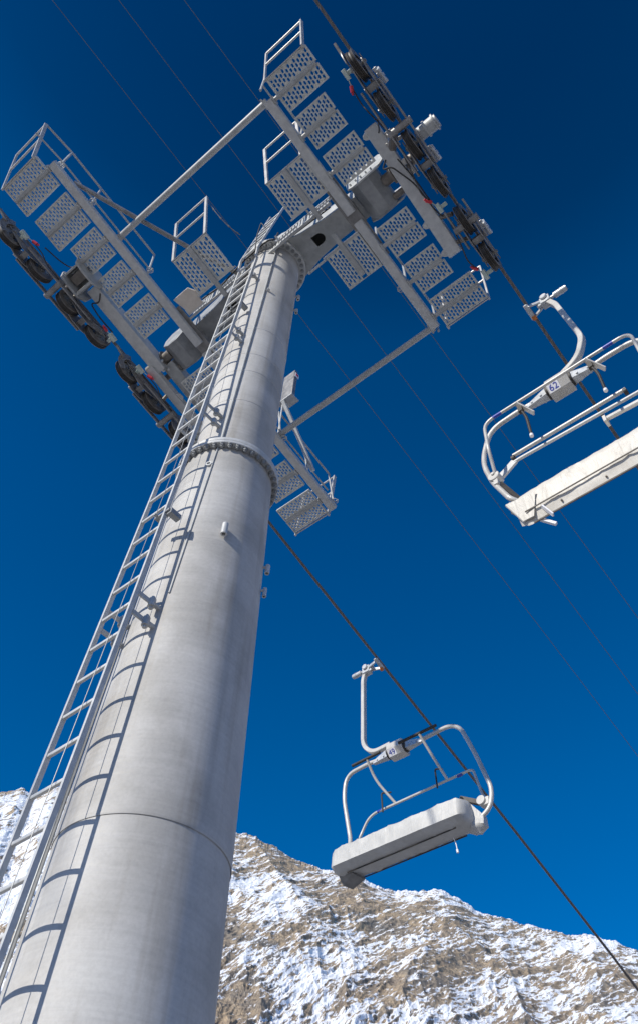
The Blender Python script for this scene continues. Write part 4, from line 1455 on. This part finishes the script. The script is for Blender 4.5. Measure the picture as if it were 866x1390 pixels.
mb.prism([P1(1.66, .0, 8.48), P1(1.63, .08, 8.42), P1(1.74, .22, 8.35), P1(1.80, .10, 8.40)], (.012, .0, .01))
C1.part('cover_flap', mb, TARP, cv)
mb = MB()
mb.bar(P1(1.97, .035, 8.22), P1(2.04, .07, 8.07), .04, .014); mb.bar(P1(1.90, .10, 8.14), P1(2.02, .14, 8.02), .03, .03)
C1.part('strap', mb, LABEL, cv)
mb = MB()
for xa, oo, zz in ((2.16, .055, 8.185), (2.62, .062, 8.17), (2.98, .06, 8.175)):
    mb.cyl(P1(xa, oo - .012, zz), P1(xa, oo + .02, zz), .010, 8)
C1.part('eyelet', mb, BROWN, cv)

# ---- farther chair (lower middle) -----------------------------------------
def P2(x, o, z): return Vector((x, 5.45 + o, z))
C2 = Thing('lift_chair', (-1.97, 5.45, 7.8), 'chair on the lower haul rope with a grey wrapped seat, just above the ridge', 'chair', 'lift chairs hanging from the haul ropes')
mb = MB()
mb.sweep(fillet([P2(-2.76, 0, 11.06), P2(-2.80, 0, 10.9), P2(-2.79, 0, 9.66), P2(-2.62, 0, 9.46), P2(-2.30, 0, 9.47)], [.05, .26, .2], 7),
         [(-.024, -.036), (.024, -.036), (.030, -.030), (.030, .030), (.024, .036), (-.024, .036), (-.030, .030), (-.030, -.030)], up=Y3)
C2.part('hanger_arm', mb, WHITE)
grip(C2, P2, -1, 11.09, -2.50)
headbox(C2, P2, -2.18, 9.32, '49', -1)
mb = MB()
mb.tube([P2(-2.18, 0, 9.27), P2(-2.70, 0, 9.32), P2(-3.10, 0, 9.30), P2(-3.14, 0, 8.95), P2(-3.00, 0, 8.24), P2(-2.96, -.1, 8.0)], .0285, 14, [.05, .30, .3, .1], 8)
mb.tube([P2(-2.18, 0, 9.27), P2(-1.70, 0, 9.31), P2(-1.18, 0, 9.33), P2(-.96, 0, 8.72), P2(-.78, 0, 8.12), P2(-.84, 0, 7.88), P2(-1.02, -.05, 7.74)], .0285, 14, [.05, .30, .1, .12, .1], 8)
C2.part('bail_frame', mb, WHITE)
mb = MB()
mb.cyl(P2(-.93, -.06, 8.0), P2(-.93, .06, 8.0), .06, 16); mb.box(P2(-.88, 0, 7.98), (.10, .07, .10))
hb = C2.part('pivot_hub', mb, WHITE, bevel=.004)
mb = MB(); mb.bar(P2(-1.22, -.03, 8.14), P2(-.90, .0, 7.96), .06, .055); mb.bar(P2(-1.20, -.03, 8.13), P2(-1.15, -.08, 7.92), .07, .07)
C2.part('arm_pad', mb, RUBBER, hb)
mb = MB()
mb.tube([P2(-3.02, .02, 8.0), P2(-3.0, .2, 8.40), P2(-2.84, .2, 8.66), P2(-1.14, .2, 8.68), P2(-1.01, .2, 8.14), P2(-.95, .03, 8.0)], .0175, 12, [.08, .16, .07, .06], 7)
rb = C2.part('restraint_bar', mb, WHITE)
mb = MB()
for xa in (-2.66, -1.34):
    mb.tube([P2(xa - .04, .2, 8.662), P2(xa + .04, .2, 8.665)], .0185, 12)
C2.part('blue_sticker', mb, BLUE, rb)
for xt, xm, xb, hx in ((-2.57, -2.58, -2.39, -2.53), (-1.67, -1.63, -1.53, -1.63)):
    mb = MB()
    mb.tube([P2(xt, -.2, 9.23), P2(xm, .0, 9.0), P2(xb, .2, 8.67)], .019, 10, .25)
    C2.part('footrest_strut', mb, WHITE, rb)
    mb = MB()
    mb.tube([P2(xb - .03, .14, 8.82), P2(hx - .04, .12, 8.86), P2(hx - .02, .12, 8.56)], .012, 8, .04)
    C2.part('footrest_hanger', mb, RUBBER, rb)
mb = MB(); mb.tube([P2(-2.83, -.2, 9.225), P2(-2.34, -.2, 9.235)], .021, 10); mb.tube([P2(-2.02, -.2, 9.24), P2(-1.39, -.2, 9.24)], .021, 10)
C2.part('footrest_bar', mb, RUBBER, rb)
def sec2(s, dz=0.0, dy=0.0):
    p = [(-.35, 7.94), (-.37, 7.70), (-.24, 7.64), (.0, 7.66), (.10, 7.80), (.06, 8.0), (-.15, 8.02)]
    c = (-.14, 7.8)
    return [(5.45 + c[0] + (a - c[0]) * s + dy, c[1] + (b - c[1]) * s + dz) for a, b in p]
cv = C2.part('seat_cover', cover_mesh([(-3.07, sec2(.4, -.02)), (-3.04, sec2(.82)), (-2.98, sec2(.97)), (-2.85, sec2(1)), (-1.25, sec2(1)), (-1.10, sec2(.97)), (-1.05, sec2(.82)), (-1.03, sec2(.4))], 8, .026), TARP2, smooth=50)
mb = MB()
mb.tube([P2(-2.85, -.235, 7.632), P2(-1.9, -.235, 7.630), P2(-1.2, -.235, 7.634)], .008, 6)
mb.tube([P2(-2.9, .0, 7.652), P2(-1.2, .0, 7.652)], .008, 6)
C2.part('cover_seam', mb, RUBBER, cv)
mb = MB()
mb.prism([P2(-3.02, -.2, 7.66), P2(-2.80, -.2, 7.63), P2(-2.72, -.05, 7.58), P2(-2.95, .0, 7.55), P2(-3.03, -.1, 7.58)], (0, .02, .03))
C2.part('cover_flap', mb, mottled('dark_tarpaulin', (.14, .14, .14), (.25, .25, .24), 8, .5, 0, .2), cv)  # flap in a darker tone than the cover
endp = cover_mesh([(-1.18, [(5.33, 7.98), (5.30, 7.76), (5.42, 7.66), (5.56, 7.74), (5.54, 8.0)]), (-1.05, [(5.36, 7.97), (5.34, 7.66), (5.42, 7.58), (5.55, 7.66), (5.53, 7.96)]), (-.92, [(5.40, 7.80), (5.39, 7.68), (5.43, 7.66), (5.50, 7.68), (5.48, 7.80)])], 21, .03)
C2.part('cover_end', endp, TARP2, cv, smooth=50)
mb = MB(); mb.tube([P2(-1.33, -.1, 7.62), P2(-1.30, -.1, 7.52), P2(-1.28, -.12, 7.44)], .006, 6); mb.cyl(P2(-1.28, -.12, 7.44), P2(-1.275, -.12, 7.40), .014, 8)
C2.part('strap', mb, LABEL, cv)
